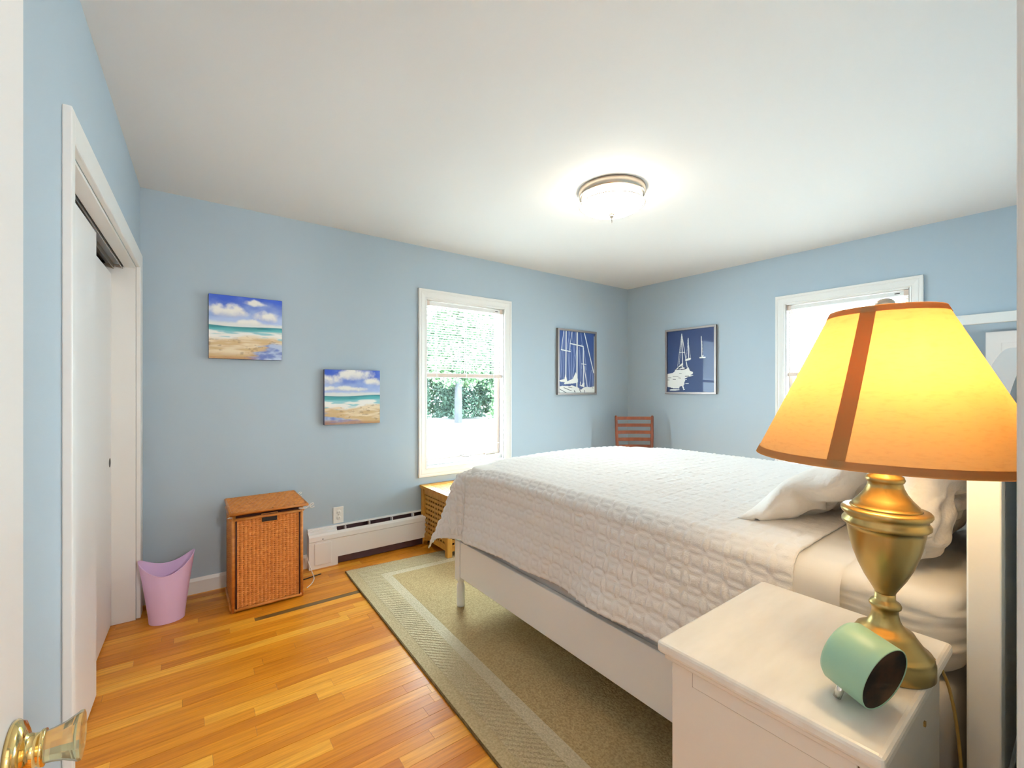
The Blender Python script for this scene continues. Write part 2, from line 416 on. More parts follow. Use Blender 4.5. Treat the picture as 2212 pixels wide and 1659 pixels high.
# ------------------------------------------------------------------ baseboard, hall behind the camera
def profile_run(name, prof, u0, u1, m, o, rot, parent=None):
    """profile in (-y, z) run along local x"""
    bm = bmesh.new()
    a = [bm.verts.new((u0, -d, z)) for d, z in prof]; b = [bm.verts.new((u1, -d, z)) for d, z in prof]; n = len(prof)
    bm.faces.new(a); bm.faces.new(b[::-1])
    for i in range(n): bm.faces.new((a[i], b[i], b[(i + 1) % n], a[(i + 1) % n]))
    return from_bm(name, bm, m, parent, loc=o, rot=(0, 0, rot))
BB = [(0, 0), (0.014, 0), (0.014, 0.075), (0.008, 0.088), (0.006, 0.094), (0, 0.094)]
tag(profile_run('baseboard_back', BB, -0.212, 0.680, 'trim_white', oA, rotA), 'white baseboard behind the pink bin and wicker hamper', 'baseboard', kind='structure')
tag(profile_run('baseboard_right', BB, 0.0, 3.29, 'trim_white', oB, rotB), 'white baseboard along the right wall behind the bed', 'baseboard', kind='structure')
tag(profile_run('baseboard_left', BB, 0.10, 1.625, 'trim_white', oC, rotC), 'white baseboard beside the closet and open door', 'baseboard', kind='structure')
tag(profile_run('baseboard_front', BB, -4.2, -0.70, 'trim_white', oD, rotD), 'white baseboard behind the headboard', 'baseboard', kind='structure')
# hall enclosure
tag(boxes('wall_hall', [(-0.62, -0.50, -1.42, -0.09, 0, H), (1.9, 2.02, -1.42, -0.09, 0, H), (-0.62, 2.02, -1.5, -1.40, 0, H)], 'ceiling_white'), 'off-white walls of the hall outside the doorway', 'wall', kind='structure')
hl = empty('hall_fill_lamp', (0.52, -1.40, 1.70)); tag(hl, 'round fill lamp added out of view in the hall', 'fill lamp')  # added unseen lamp, brightens surfaces that face the doorway
mat_emit('hall_fill_glow', (1.0, 0.96, 0.91), 135.0)
lathe('back_ring', [(0.0, 0.0), (0.15, 0.0), (0.15, 0.02), (0.13, 0.03)], 'nickel', hl, rot=(R(-90), 0, 0))
lathe('glass_bowl', [(0.13, 0.025), (0.125, 0.05), (0.09, 0.075), (0.0, 0.09)], 'hall_fill_glow', hl, rot=(R(-90), 0, 0))

# ------------------------------------------------------------------ casings, closet
def casing(name, u0, u1, z0, z1, wd, o, rot, label, sides='LRTB', parent=None, th=0.018, m='trim_white'):
    """mitred moulding around an opening, one part per side"""
    root = parent if parent else tag(empty(name, o, rot), label, 'trim', kind='structure')
    prof = [(0.0, 0.0), (0.0, th * 0.55), (0.10 * wd, th * 0.75), (0.16 * wd, th * 0.62), (0.34 * wd, th * 0.70), (0.62 * wd, th * 0.95), (0.70 * wd, th * 0.86), (0.80 * wd, th * 1.15), (0.97 * wd, th * 1.2), (wd, th), (wd, 0.0)]
    def corner(d, h):   # offset d outward, height h out of wall
        return dict(TL=(u0 - d, -h, z1 + d), TR=(u1 + d, -h, z1 + d), BL=(u0 - d, -h, (z0 - d) if 'B' in sides else z0), BR=(u1 + d, -h, (z0 - d) if 'B' in sides else z0))
    ends = dict(L=('BL', 'TL', 'side_casing'), R=('TR', 'BR', 'side_casing'), T=('TL', 'TR', 'head_casing'), B=('BR', 'BL', 'bottom_casing'))
    for s in sides:
        e0, e1, nm = ends[s]; bm = bmesh.new()
        a = [bm.verts.new(corner(d, h)[e0]) for d, h in prof]; b = [bm.verts.new(corner(d, h)[e1]) for d, h in prof]; n = len(prof)
        bm.faces.new(a); bm.faces.new(b[::-1])
        for i in range(n): bm.faces.new((a[i], b[i], b[(i + 1) % n], a[(i + 1) % n]))
        from_bm(nm, bm, m, root)
    return root

tr = tag(empty('trim_1', oC, rotC), 'white casing and jamb around the sliding closet', 'trim', kind='structure')
box('side_casing', (1.632, 1.668, -0.020, 0, 0, 2.003), 'trim_white', tr, bev=0.003)
box('side_casing', (3.138, 3.232, -0.020, 0, 0, 2.003), 'trim_white', tr, bev=0.004)
box('head_casing', (1.668, 3.138, -0.020, 0, 1.915, 2.003), 'trim_white', tr, bev=0.004)
box('side_jamb', (3.126, 3.1385, 0.0, 0.135, 0, 1.915), 'trim_white', tr)
box('side_jamb', (1.6675, 1.680, 0.0, 0.046, 0, 1.915), 'trim_white', tr)
box('head_jamb', (1.680, 3.126, 0.0, 0.046, 1.904, 1.9155), 'trim_white', tr)
boxes('sliding_track', [(1.668, 3.138, 0.052, 0.055, 1.895, 1.93), (1.668, 3.138, 0.088, 0.091, 1.890, 1.93), (1.668, 3.138, 0.046, 0.14, 1.930, 1.935)], 'track_metal', tr)
tag(boxes('wall_closet', [(1.60, 3.20, 0.50, 0.56, 0, H), (1.55, 1.60, 0.12, 0.56, 0, H), (3.20, 3.25, 0.12, 0.56, 0, H)], 'closet_dark', loc=oC, rot=(0, 0, rotC)), 'dark inside of the closet behind the sliding doors', 'wall', kind='structure')
d2 = tag(empty('door_2', oC, rotC), 'plain white sliding closet door nearer the camera', 'door', kind='structure')
box('door_panel', (1.69, 2.436, 0.053, 0.086, 0.008, 1.886), 'door_white', d2, bev=0.002)
d3 = tag(empty('door_3', oC, rotC), 'plain white sliding closet door at the far end with dark finger pull', 'door', kind='structure')
box('door_panel', (2.30, 3.1255, 0.098, 0.131, 0.008, 1.862), 'door_white', d3, bev=0.002)
lathe('finger_pull', [(0.0, -0.0006), (0.020, -0.0006), (0.024, 0.0), (0.024, 0.006)], 'dark', d3, loc=(3.080, 0.0975, 0.868), rot=(R(-90), 0, 0), n=24)

# doorway casing and jamb (front wall); world x -0.20 .. 0.612
tr = tag(empty('trim_2'), 'white casing and jamb of the open bedroom doorway', 'trim', kind='structure')
box('side_casing', (0.620, 0.690, 0.03, 0.0475, 0, 2.10), 'trim_shaded', tr, bev=0.003)
box('side_jamb', (0.606, 0.618, -0.09, 0.03, 0, 2.03), 'trim_shaded', tr)
box('side_jamb', (-0.212, -0.200, -0.09, 0.03, 0, 2.03), 'trim_shaded', tr)
box('head_casing', (-0.27, 0.62, 0.03, 0.0475, 2.035, 2.10), 'trim_white', tr, bev=0.003)
box('head_jamb', (-0.212, 0.618, -0.09, 0.03, 2.018, 2.03), 'trim_white', tr)

# open bedroom door, standing along the left wall
dr = tag(empty('door_1', (-0.188, 0.118, 0)), 'white panelled bedroom door standing open at the left edge', 'door', kind='structure')
DW, DH = 0.812, 2.012
def door_leaf():
    t = 0.035; st = 0.105
    bs = [(-t, 0, 0, st, 0.01, DH), (-t, 0, DW - st, DW, 0.01, DH), (-t, 0, st, DW - st, DH - 0.115, DH), (-t, 0, st, DW - st, 0.01, 0.22), (-t, 0, st, DW - st, 0.86, 0.98)]
    boxes('stile_frame', bs, 'door_white', dr)
    for z0, z1 in ((0.22, 0.86), (0.98, DH - 0.115)):
        bm = bmesh.new(); bx(bm, -t + 0.010, -0.010, st, DW - st, z0, z1)
        bx(bm, -t + 0.004, -0.004, st + 0.035, DW - st - 0.035, z0 + 0.035, z1 - 0.035, bev=0.004)
        from_bm('door_panel', bm, 'door_white', dr)
door_leaf()
kx, ky, kz = 0.0, 0.752, 0.757
rs = lathe('rosette', [(0.0, 0.0), (0.043, 0.0), (0.045, 0.004), (0.040, 0.011), (0.030, 0.015), (0.0235, 0.0165), (0.021, 0.022), (0.0205, 0.027), (0.023, 0.029), (0.023, 0.033), (0.0, 0.033)], 'bright_brass', dr, loc=(kx, ky, kz), rot=(0, R(90), 0))
lathe('glass_knob', [(0.0, 0.030), (0.0195, 0.030), (0.0205, 0.040), (0.0235, 0.052), (0.0285, 0.062), (0.0315, 0.067), (0.031, 0.0705), (0.024, 0.0715), (0.0, 0.0715)], 'crystal', dr, n=12, loc=(kx, ky, kz), rot=(0, R(90), 0), smooth=False)

# ------------------------------------------------------------------ windows and blinds
def window(name, o, rot, u0, u1, z0, z1, label):
    wdw = tag(empty(name, o, rot), label, 'window', kind='structure')
    casing('', u0, u1, z0, z1, 0.075, o, rot, '', parent=wdw)
    j = 0.008
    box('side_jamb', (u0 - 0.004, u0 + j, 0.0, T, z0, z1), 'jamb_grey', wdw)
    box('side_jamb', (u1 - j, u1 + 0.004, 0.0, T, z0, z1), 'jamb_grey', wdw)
    box('head_jamb', (u0, u1, 0.0, T, z1 - j, z1 + 0.004), 'trim_white', wdw)
    box('sill', (u0, u1, 0.0, T, z0 - 0.004, z0 + j), 'trim_white', wdw)
    a, b, c, d = u0 + j, u1 - j, z0 + j, z1 - j
    # fixed inner stop: wide white at the bottom
    box('bottom_stop', (a, b, 0.03, 0.085, c, c + 0.040), 'trim_white', wdw, bev=0.003)
    s = 0.030
    fr = boxes('sash', [(a, a + s, 0.065, 0.105, c + 0.04, d), (b - s, b, 0.065, 0.105, c + 0.04, d), (a + s, b - s, 0.065, 0.105, c + 0.04, c + 0.04 + 0.020), (a + s, b - s, 0.065, 0.105, d - s, d)], 'vinyl_tan', wdw, bev=0.003)
    box('pane', (a + s, b - s, 0.083, 0.087, c + 0.058, d - s), 'pane_glass', fr)
    box('glass_edge', (b - s - 0.012, b - s, 0.072, 0.082, c + 0.058, d - s), 'pane_edge', fr)
    # crank handle and latch on the bottom stop
    zt = c + 0.040
    hb = box('latch', ((a + b) / 2 - 0.045, (a + b) / 2 + 0.045, 0.036, 0.060, zt, zt + 0.010), 'nickel', wdw, bev=0.004)
    tube('latch_lever', [((a + b) / 2 - 0.01, 0.045, zt + 0.008), ((a + b) / 2 + 0.0, 0.035, zt + 0.022), ((a + b) / 2 + 0.045, 0.03, zt + 0.012)], 0.004, 'nickel', hb)
    uc = b - 0.115
    cb = box('crank', (uc - 0.055, uc + 0.055, 0.034, 0.064, zt, zt + 0.014), 'nickel', wdw, bev=0.005)
    tube('crank_handle', [(uc + 0.02, 0.045, zt + 0.012), (uc + 0.035, 0.03, zt + 0.035), (uc + 0.045, 0.018, zt + 0.085), (uc + 0.055, 0.012, zt + 0.100), (uc + 0.075, 0.012, zt + 0.104)], 0.0045, 'nickel', cb, spline=4)
    return wdw
window('window_1', oA, rotA, *WA, 'white casement window looking out on green trees')
window('window_2', oB, rotB, *WBn, 'white casement window behind the table lamp shade')

def blind(o, rot, u0, u1, z1, zb, label):
    bl = tag(empty('window_blind', o, rot), label, 'blind')
    a, b = u0 + 0.014, u1 - 0.014; yc = 0.032
    hd = box('head_rail', (a, b, yc - 0.015, yc + 0.015, z1 - 0.048, z1 - 0.015), 'blind_white', bl, bev=0.002)
    box('end_bracket', (b - 0.022, b + 0.005, yc - 0.018, yc + 0.018, z1 - 0.052, z1 - 0.011), 'vinyl_tan', hd)
    box('end_bracket', (a - 0.005, a + 0.022, yc - 0.018, yc + 0.018, z1 - 0.052, z1 - 0.011), 'vinyl_tan', hd)
    box('label_slot', (b - 0.075, b - 0.045, yc - 0.0158, yc - 0.014, z1 - 0.034, z1 - 0.028), 'dark', hd)
    n = int((z1 - 0.062 - zb - 0.040) / 0.0205)
    bm = bmesh.new()   # one curved slat, shared
    pr = [(-0.0125, -0.0015), (-0.006, 0.0006), (0, 0.0014), (0.006, 0.0006), (0.0125, -0.0015)]
    va = [bm.verts.new((a + 0.004, y, z)) for y, z in pr]; vb = [bm.verts.new((b - 0.004, y, z)) for y, z in pr]
    for i in range(4): bm.faces.new((va[i], vb[i], vb[i + 1], va[i + 1]))
    wa = [bm.verts.new((a + 0.004, y, z - 0.0006)) for y, z in pr]; wb = [bm.verts.new((b - 0.004, y, z - 0.0006)) for y, z in pr]
    for i in range(4): bm.faces.new((wa[i], wa[i + 1], wb[i + 1], wb[i]))
    sm = bpy.data.meshes.new('slat'); bm.to_mesh(sm); bm.free(); sm.materials.append(MATS['blind_white'])
    for i in range(n):
        s = bpy.data.objects.new('slat', sm); C.objects.link(s); s.parent = bl
        s.location = (0, yc, z1 - 0.062 - i * 0.0205); s.rotation_euler = (R(-9), 0, 0)
    br = box('bottom_rail', (a, b, yc - 0.014, yc + 0.014, zb, zb + 0.034), 'vinyl_tan', bl, bev=0.004)
    for uu in (a + 0.09, (a + b) / 2, b - 0.09):
        box('rail_clip', (uu - 0.006, uu + 0.006, yc - 0.0155, yc - 0.012, zb - 0.001, zb + 0.036), 'blind_white', br)
        boxes('ladder_cord', [(uu - 0.0012, uu + 0.0012, yc - 0.0145, yc - 0.013, zb + 0.03, z1 - 0.05), (uu - 0.0012, uu + 0.0012, yc + 0.013, yc + 0.0145, zb + 0.03, z1 - 0.05)], 'blind_white', bl)
    tube('tilt_wand', [(a + 0.06, yc - 0.022, z1 - 0.045), (a + 0.06, yc - 0.024, z1 - 0.5)], 0.0025, 'pane_edge', bl, n=6)
    return bl
blind(oA, rotA, WA[0], WA[1], WA[3], 1.352, 'half raised white slat blind in the window facing the trees')
blind(oB, rotB, WBn[0], WBn[1], WBn[3], 1.362, 'half raised white slat blind in the window behind the lamp')

# light portals in the two openings (they only guide the sky light)
def portal(o, rot, u0, u1, z0, z1):
    l = bpy.data.lights.new('portal', 'AREA'); l.shape = 'RECTANGLE'; l.size = u1 - u0; l.size_y = z1 - z0; l.energy = 1.0
    l.cycles.is_portal = True
    ob = bpy.data.objects.new('portal', l); C.objects.link(ob)
    ob.matrix_world = Matrix.Translation(o) @ Matrix.Rotation(rot, 4, 'Z') @ Matrix.Translation(((u0 + u1) / 2, T + 0.01, (z0 + z1) / 2)) @ Matrix.Rotation(R(-90), 4, 'X')
portal(oA, rotA, *WA); portal(oB, rotB, *WBn)
LAMP_L = 54.0
# ------------------------------------------------------------------ baseboard heater and outlet
ht = tag(empty('baseboard_heater', oA, rotA), 'long cream baseboard heater cover under the outlet', 'heater')
HU0, HU1 = 0.682, 4.10
profile_run('back_plate', [(0, 0.0), (0.004, 0.0), (0.004, 0.263), (0.018, 0.263), (0.021, 0.259), (0.023, 0.262), (0.021, 0.270), (0, 0.270)], HU0, HU1, 'heater_enamel', (0, 0, 0), 0, ht)
profile_run('front_cover', [(0.050, 0.240), (0.056, 0.234), (0.062, 0.222), (0.064, 0.192), (0.060, 0.186), (0.060, 0.056), (0.057, 0.056), (0.057, 0.184), (0.060, 0.194), (0.059, 0.220), (0.054, 0.231), (0.048, 0.238)], 0.872, HU1, 'heater_enamel', (0, 0, 0), 0, ht)
ec = profile_run('end_cap', [(0.004, 0.0), (0.062, 0.0), (0.062, 0.186), (0.066, 0.192), (0.064, 0.222), (0.054, 0.236), (0.030, 0.246), (0.030, 0.258), (0.004, 0.262)], HU0, 0.874, 'heater_enamel', (0, 0, 0), 0, ht)
box('access_panel', (0.718, 0.828, -0.069, -0.060, 0.026, 0.176), 'heater_enamel', ec, bev=0.003)
lathe('screw', [(0, 0), (0.004, 0), (0.003, 0.002), (0, 0.003)], 'dark', ec, n=10, loc=(0.772, -0.066, 0.202), rot=(R(90), 0, 0))
box('fins_and_gap_shade', (0.876, HU1, -0.046, -0.0045, 0.004, 0.230), 'fin_metal_shade', ht)  # fins as one dark block, carried down as shade for the bottom gap
box('slot_shade_plate', (0.876, HU1, -0.0055, -0.0042, 0.225, 0.261), 'fin_metal_shade', ht)  # dark plate standing in for the shade inside the top slot
for k in range(18):
    u = 0.93 + k * 0.175
    box('damper_clip', (u, u + 0.005, -0.052, -0.006, 0.232, 0.262), 'heater_enamel', ht)

ot = tag(empty('wall_outlet', (0.8925, YA, 0.336)), 'white two-gang wall outlet above the heater', 'outlet')
box('cover_plate', (-0.0365, 0.0365, -0.006, 0, -0.059, 0.059), 'plate_ivory', ot, bev=0.003)
for s in (-1, 1):
    so = lathe('socket', [(0.0, 0.009), (0.0150, 0.009), (0.0165, 0.0075), (0.0165, 0.0)], 'plate_ivory', ot, n=24, loc=(0.002, 0, s * 0.0205), rot=(R(90), 0, 0))
    for dx in (-0.0063, 0.0063):
        box('slot', (dx - 0.0012, dx + 0.0012, -0.0045, 0.0045, 0.0085, 0.0096), 'dark', so)
lathe('screw', [(0, 0.0065), (0.003, 0.0065), (0.003, 0.005)], 'steel', ot, n=10, rot=(R(90), 0, 0))

# ------------------------------------------------------------------ pictures
def print_mesh(name, w_, h_, col, m, parent, y, n=(160, 160)):
    nx, nz = n
    u = np.linspace(0, 1, nx); v = np.linspace(0, 1, nz); U, V = np.meshgrid(u, v, indexing='ij')
    P = np.stack([(U - .5) * w_, np.full_like(U, y), (V - .5) * h_], -1)
    ob = grid_mesh(name, P, m, parent, smooth=False)
    c = col(U, 1 - V)          # rows from the top
    c = np.concatenate([c, np.ones(c.shape[:2] + (1,))], -1).reshape(-1, 4)
    a = ob.data.color_attributes.new('print', 'FLOAT_COLOR', 'POINT'); a.data.foreach_set('color', c.ravel().astype(np.float32))
    return ob
def lin(*c): return np.array(srgb(*c))
def mixc(a, b, f): return a * (1 - f[..., None]) + b * f[..., None]
def sstep(a, b, x): t = np.clip((x - a) / (b - a), 0, 1); return t * t * (3 - 2 * t)
def seascape(seed, horizon, clouds, wet):
    def col(u, v):
        n1 = noise2(u * 5, v * 9, seed); n2 = noise2(u * 14, v * 30, seed + 5); nst = noise2(u * 4, v * 26, seed + 9); nb = noise2(u * 10, v * 10, seed + 13, 4)
        sky = mixc(lin(44, 84, 190), lin(176, 196, 232), sstep(0, horizon * 0.95, v + (n1 - .5) * .28))
        c = sky + 0 * u[..., None]
        for (x, y, rx, ry) in clouds:
            d = ((u - x) / rx) ** 2 + ((v - y) / ry) ** 2 * np.where(v > y, 2.6, 1)
            f = sstep(1.15, 0.15, d + (nb - .5) * 1.5) * .95
            c = mixc(c, mixc(lin(246, 244, 238), lin(176, 184, 214), sstep(y - ry * .2, y + ry * .7, v + (nb - .5) * .08)), f)
        c = mixc(c, lin(236, 236, 232), sstep(horizon - .085, horizon - .03, v + (n2 - .5) * .03) * .85)
        hz = horizon + .012 * np.sin(u * 5)
        sea = mixc(lin(28, 122, 128), lin(92, 178, 184), sstep(hz, hz + .075, v + (nst - .5) * .06))
        c = mixc(c, sea, sstep(hz - .004, hz + .004, v))
        foam = sstep(.46, .60, nst + (v - hz - .10) * 2.2)
        c = mixc(c, mixc(lin(150, 202, 208), lin(244, 243, 238), foam), sstep(hz + .06, hz + .10, v))
        sh = hz + .17 + .03 * np.sin(u * 4 + seed)
        sand = mixc(lin(206, 174, 126), lin(234, 216, 184), sstep(.3, .7, nst))
        sand = mixc(sand, lin(150, 120, 86), sstep(.62, .75, n2) * .6)
        c = mixc(c, sand, sstep(sh, sh + .05, v + (nst - .5) * .10))
        d = (u - wet[0]) * wet[2] + (v - wet[1]) * 1.4 + (nst - .5) * .55
        c = mixc(c, mixc(lin(74, 108, 188), lin(176, 196, 226), sstep(.35, .7, n2 * .5 + nst * .5)), sstep(.02, .16, d) * sstep(sh + .08, sh + .14, v) * .9)
        c = mixc(c, lin(168, 112, 46), sstep(.90, .99, v + (nst - .5) * .12) * sstep(wet[3] + .1, wet[3] - .1, u * wet[4]) * .8)
        return np.clip(c, 0, 1)
    return col
def canvas(x0, x1, z0, z1, label, seed, horizon, clouds, wet, tilt=0):
    w_, h_ = x1 - x0, z1 - z0
    t = tag(empty('seascape_painting', ((x0 + x1) / 2, YA, (z0 + z1) / 2)), label, 'painting', 'seascape canvases')
    t.rotation_euler = (0, R(tilt), 0)
    bm = bmesh.new(); bx(bm, -w_ / 2, w_ / 2, -0.039, -0.001, -h_ / 2, h_ / 2, bev=0.002)
    from_bm('stretched_canvas', bm, 'canvas_side', t)
    print_mesh('painted_face', w_ - .002, h_ - .002, seascape(seed, horizon, clouds, wet), 'canvas_print', t, -0.0395)
mat('canvas_side', srgb(70, 92, 140), 0.8, var=(5, srgb(130, 120, 110), (1, 1, 2), 0.2))
canvas(0.114, 0.520, 1.442, 1.842, 'square beach canvas with deep blue sky, higher of the two seascapes', 21, 0.475, [(.26, .26, .26, .15), (.78, .31, .19, .12), (.60, .10, .16, .07), (.55, .42, .22, .07)], (.62, .80, 1.0, .62, 1.0))
canvas(0.788, 1.188, 0.996, 1.392, 'square beach canvas with streaky clouds, lower of the two seascapes', 44, 0.475, [(.55, .10, .36, .16), (.10, .20, .22, .12), (.88, .23, .24, .10), (.35, .36, .5, .07)], (.30, .80, -0.5, .30, -1.0))

def seg_mask(U, V, x0, y0, x1, y1, wd):
    dx, dy = x1 - x0, y1 - y0; t = np.clip(((U - x0) * dx + (V - y0) * dy) / (dx * dx + dy * dy), 0, 1)
    d = np.hypot(U - x0 - t * dx, (V - y0 - t * dy) * 1.25)
    return sstep(wd * 1.35, wd * 0.65, d)
def poly_mask(U, V, pts):
    inside = np.zeros(U.shape, bool); n = len(pts)
    for i in range(n):
        (xa, ya), (xb, yb) = pts[i], pts[(i + 1) % n]
        cnd = ((ya > V) != (yb > V)) & (U < (xb - xa) * (V - ya) / (yb - ya + 1e-12) + xa)
        inside ^= cnd
    return inside.astype(float)
WHITE = lin(240, 240, 236)
def harbour(U, V):
    c = np.zeros(U.shape + (3,)) + mixc(lin(40, 70, 132), lin(66, 84, 132), V)
    faint = lin(150, 160, 200)
    for a in [(.13, 0, .06, .75), (.15, 0, .13, .8), (.27, 0, .30, .78), (.30, .0, .22, .30), (.33, .3, .36, .8), (.36, 0, .42, .4), (.45, 0, .38, .75), (.60, 0, .66, .3), (.56, .25, .65, .85), (.62, .2, .68, .3), (.55, .3, .60, .8), (.72, .55, .80, .92), (.06, .33, .02, .8), (.90, .62, .84, .9), (.93, .62, .95, .9), (.25, .35, .30, .85), (.48, .3, .36, .82), (.70, .3, .76, .62), (.66, .3, .62, .6)]:
        f = seg_mask(U, V, *a, .0075) * .75; c = mixc(c, faint, f)
    for a in [(.20, 0, .19, .85, .013), (.50, 0, .49, .92, .017), (.675, .25, .68, .90, .011), (.07, .31, .31, .33, .010), (.31, .20, .67, .23, .011), (.31, .20, .36, .0, .006), (.31, .20, .30, .31, .006), (.62, .52, .75, .525, .008), (.07, .31, .14, 0, .005), (.70, 0, .97, .66, .011), (.985, .05, .985, .95, .007), (.69, .55, .78, .9, .008), (.59, .82, .59, .86, .01)]:
        c = mixc(c, WHITE, seg_mask(U, V, *a))
    for p in [[(.0, .80), (.10, .785), (.155, .775), (.185, .68), (.225, .80), (.22, .83), (.05, .82)], [(.14, .86), (.16, .83), (.38, .77), (.46, .66), (.52, .78), (.515, .83), (.40, .845)],
              [(.55, .865), (.62, .875), (.665, .83), (.70, .83), (.70, .905), (.60, .89)],
              [(0, 1), (0, .90), (.10, .885), (.30, .89), (.35, .875), (.42, .89), (.52, .91), (.60, .95), (.66, .92), (.74, .90), (.88, .905), (.94, .895), (1, .89), (1, 1)]]:
        c = mixc(c, WHITE, poly_mask(U, V, p))
    for a in [(.02, .935, .20, .995, .006), (.14, .915, .34, .965, .006), (.26, .91, .36, .915, .004), (.42, .965, .44, .985, .010), (.565, .945, .60, .985, .008), (.71, .955, .70, .99, .007), (.92, .915, .96, .92, .004)]:
        c = mixc(c, lin(44, 46, 66), seg_mask(U, V, *a))
    return c
def mooring(U, V):
    c = np.zeros(U.shape + (3,)) + mixc(lin(26, 46, 96), lin(38, 60, 108), V)
    for a in [(.325, .06, .345, .61, .0085), (.465, .14, .475, .46, .0075), (.735, .13, .745, .44, .0075), (.32, .08, .235, .58, .004), (.33, .09, .27, .55, .004), (.335, .09, .41, .45, .004), (.345, .15, .44, .60, .005), (.275, .355, .395, .36, .005), (.455, .16, .43, .45, .003), (.475, .25, .52, .47, .003), (.75, .2, .77, .43, .003), (.425, .52, .445, .60, .008)]:
        c = mixc(c, WHITE, seg_mask(U, V, *a) * (.75 if a[4] < .005 else 1))
    polys = [[(.335, .53), (.35, .50), (.355, .59), (.28, .60), (.24, .62), (.19, .635), (.25, .585)], [(.27, .62), (.36, .60), (.40, .61), (.37, .63), (.29, .635)],
             [(.0, .70), (.13, .685), (.17, .66), (.18, .63), (.26, .635), (.34, .64), (.42, .63), (.47, .60), (.49, .64), (.50, .66), (.565, .68), (.56, .71), (.50, .73), (.54, .745), (.46, .755), (.42, .775), (.39, .78), (.40, .82), (.38, .84), (.385, .87), (.36, .90), (.375, .93), (.37, .955), (.35, .94), (.33, .90), (.28, .91), (.27, .94), (.12, .935), (.06, .92), (0, .915)],
             [(.05, .965), (.10, .95), (.27, .955), (.28, .965), (.20, .975), (.07, .975)]]
    for p in polys: c = mixc(c, WHITE, poly_mask(U, V, p))
    for a in [(.42, .485, .50, .47, .020), (.71, .46, .81, .46, .012), (.75, .44, .77, .435, .01), (.41, .862, .47, .862, .006), (.36, .96, .39, .955, .006), (.52, .735, .565, .735, .005), (.40, .80, .43, .80, .006)]:
        c = mixc(c, WHITE, seg_mask(U, V, *a))
    for a in [(.02, .765, .09, .765, .005), (.0, .80, .05, .80, .004), (.13, .79, .19, .795, .006), (.25, .77, .30, .775, .004), (.13, .745, .25, .745, .003), (.40, .745, .48, .745, .006), (.27, .70, .32, .70, .004), (.05, .935, .12, .935, .006), (.27, .60, .34, .575, .008), (.26, .595, .265, .62, .008), (.17, .635, .42, .625, .004)]:
        c = mixc(c, lin(24, 30, 56), seg_mask(U, V, *a))
    return c
def framed(name, o, rot, uc, zc, w_, h_, col, label, dep=0.030):
    M = Matrix.Translation(o) @ Matrix.Rotation(rot, 4, 'Z')
    p = M @ Vector((uc, 0, zc)); t = tag(empty(name, p, rot), label, 'framed print', 'framed sailboat prints')
    f = 0.021; a, b = w_ / 2, h_ / 2
    box('frame_rail', (-a, a, -dep, -0.001, b - f, b), 'frame_metal', t, bev=0.0015)
    box('frame_rail', (-a, a, -dep, -0.001, -b, -b + f), 'frame_metal', t, bev=0.0015)
    box('frame_stile', (-a, -a + f, -dep, -0.001, -b + f, b - f), 'frame_metal', t, bev=0.0015)
    box('frame_stile', (a - f, a, -dep, -0.001, -b + f, b - f), 'frame_metal', t, bev=0.0015)
    box('backing_board', (-a + .004, a - .004, -0.012, -0.002, -b + .004, b - .004), 'dark', t)
    print_mesh('sailboat_print', w_ - 2 * f + .004, h_ - 2 * f + .004, col, 'glazed_print', t, -0.016, n=(220, 280))
framed('framed_print', oA, rotA, 3.316, 1.534, 0.572, 0.682, harbour, 'framed blue print of crowded yacht masts, left of the room corner')
framed('framed_print', oB, rotB, 0.789, 1.544, 0.560, 0.684, mooring, 'framed blue print of three moored sailboats, right of the room corner')

# ------------------------------------------------------------------ wall mirror on the right wall
MB_ = Matrix.Translation(oB) @ Matrix.Rotation(rotB, 4, 'Z') @ Vector((2.60, 0, 0))
mr = tag(empty('wall_mirror', MB_, R(-90)), 'white framed mirror on the right wall behind the headboard', 'mirror')
u0, u1, z0, z1, f = 0.0, 0.62, 0.92, 1.748, 0.066
box('frame_rail', (u0, u1, -0.024, -0.001, z1 - f, z1), 'trim_white', mr, bev=0.003)
box('frame_rail', (u0, u1, -0.024, -0.001, z0, z0 + f), 'trim_white', mr, bev=0.003)
box('frame_stile', (u0, u0 + f, -0.024, -0.001, z0 + f, z1 - f), 'trim_white', mr, bev=0.003)
box('frame_stile', (u1 - f, u1, -0.024, -0.001, z0 + f, z1 - f), 'trim_white', mr, bev=0.003)
box('mirror_glass', (u0 + f - .004, u1 - f + .004, -0.010, -0.003, z0 + f - .004, z1 - f + .004), 'mirror', mr)

# ------------------------------------------------------------------ ceiling light
cl = tag(empty('ceiling_light', (2.01, 1.72, H)), 'round flush ceiling light with white glass bowl and wire cage', 'ceiling light')
lathe('canopy_band', [(0.0, 0.0), (0.192, 0.0), (0.194, -0.004), (0.190, -0.036), (0.184, -0.043), (0.170, -0.043)], 'nickel', cl, n=64)
lathe('glass_bowl', [(0.174, -0.042), (0.174, -0.090), (0.168, -0.104), (0.140, -0.118), (0.090, -0.130), (0.040, -0.136), (0.0, -0.137)], 'lit_glass', cl, n=64)
tube('cage_ring', [(0.189 * math.cos(a * math.pi / 24), 0.189 * math.sin(a * math.pi / 24), -0.088) for a in range(48)], 0.0028, 'nickel', cl, closed=True, n=6)
for k in range(3):
    a0 = R(40 + 120 * k); c_, s_ = math.cos(a0), math.sin(a0)
    tube('cage_wire', [(0.189 * c_, 0.189 * s_, -0.036), (0.190 * c_, 0.190 * s_, -0.088), (0.188 * c_, 0.188 * s_, -0.112), (0.155 * c_, 0.155 * s_, -0.133), (0.09 * c_, 0.09 * s_, -0.146), (0.012 * c_, 0.012 * s_, -0.146)], 0.0026, 'nickel', cl, n=6, spline=4)
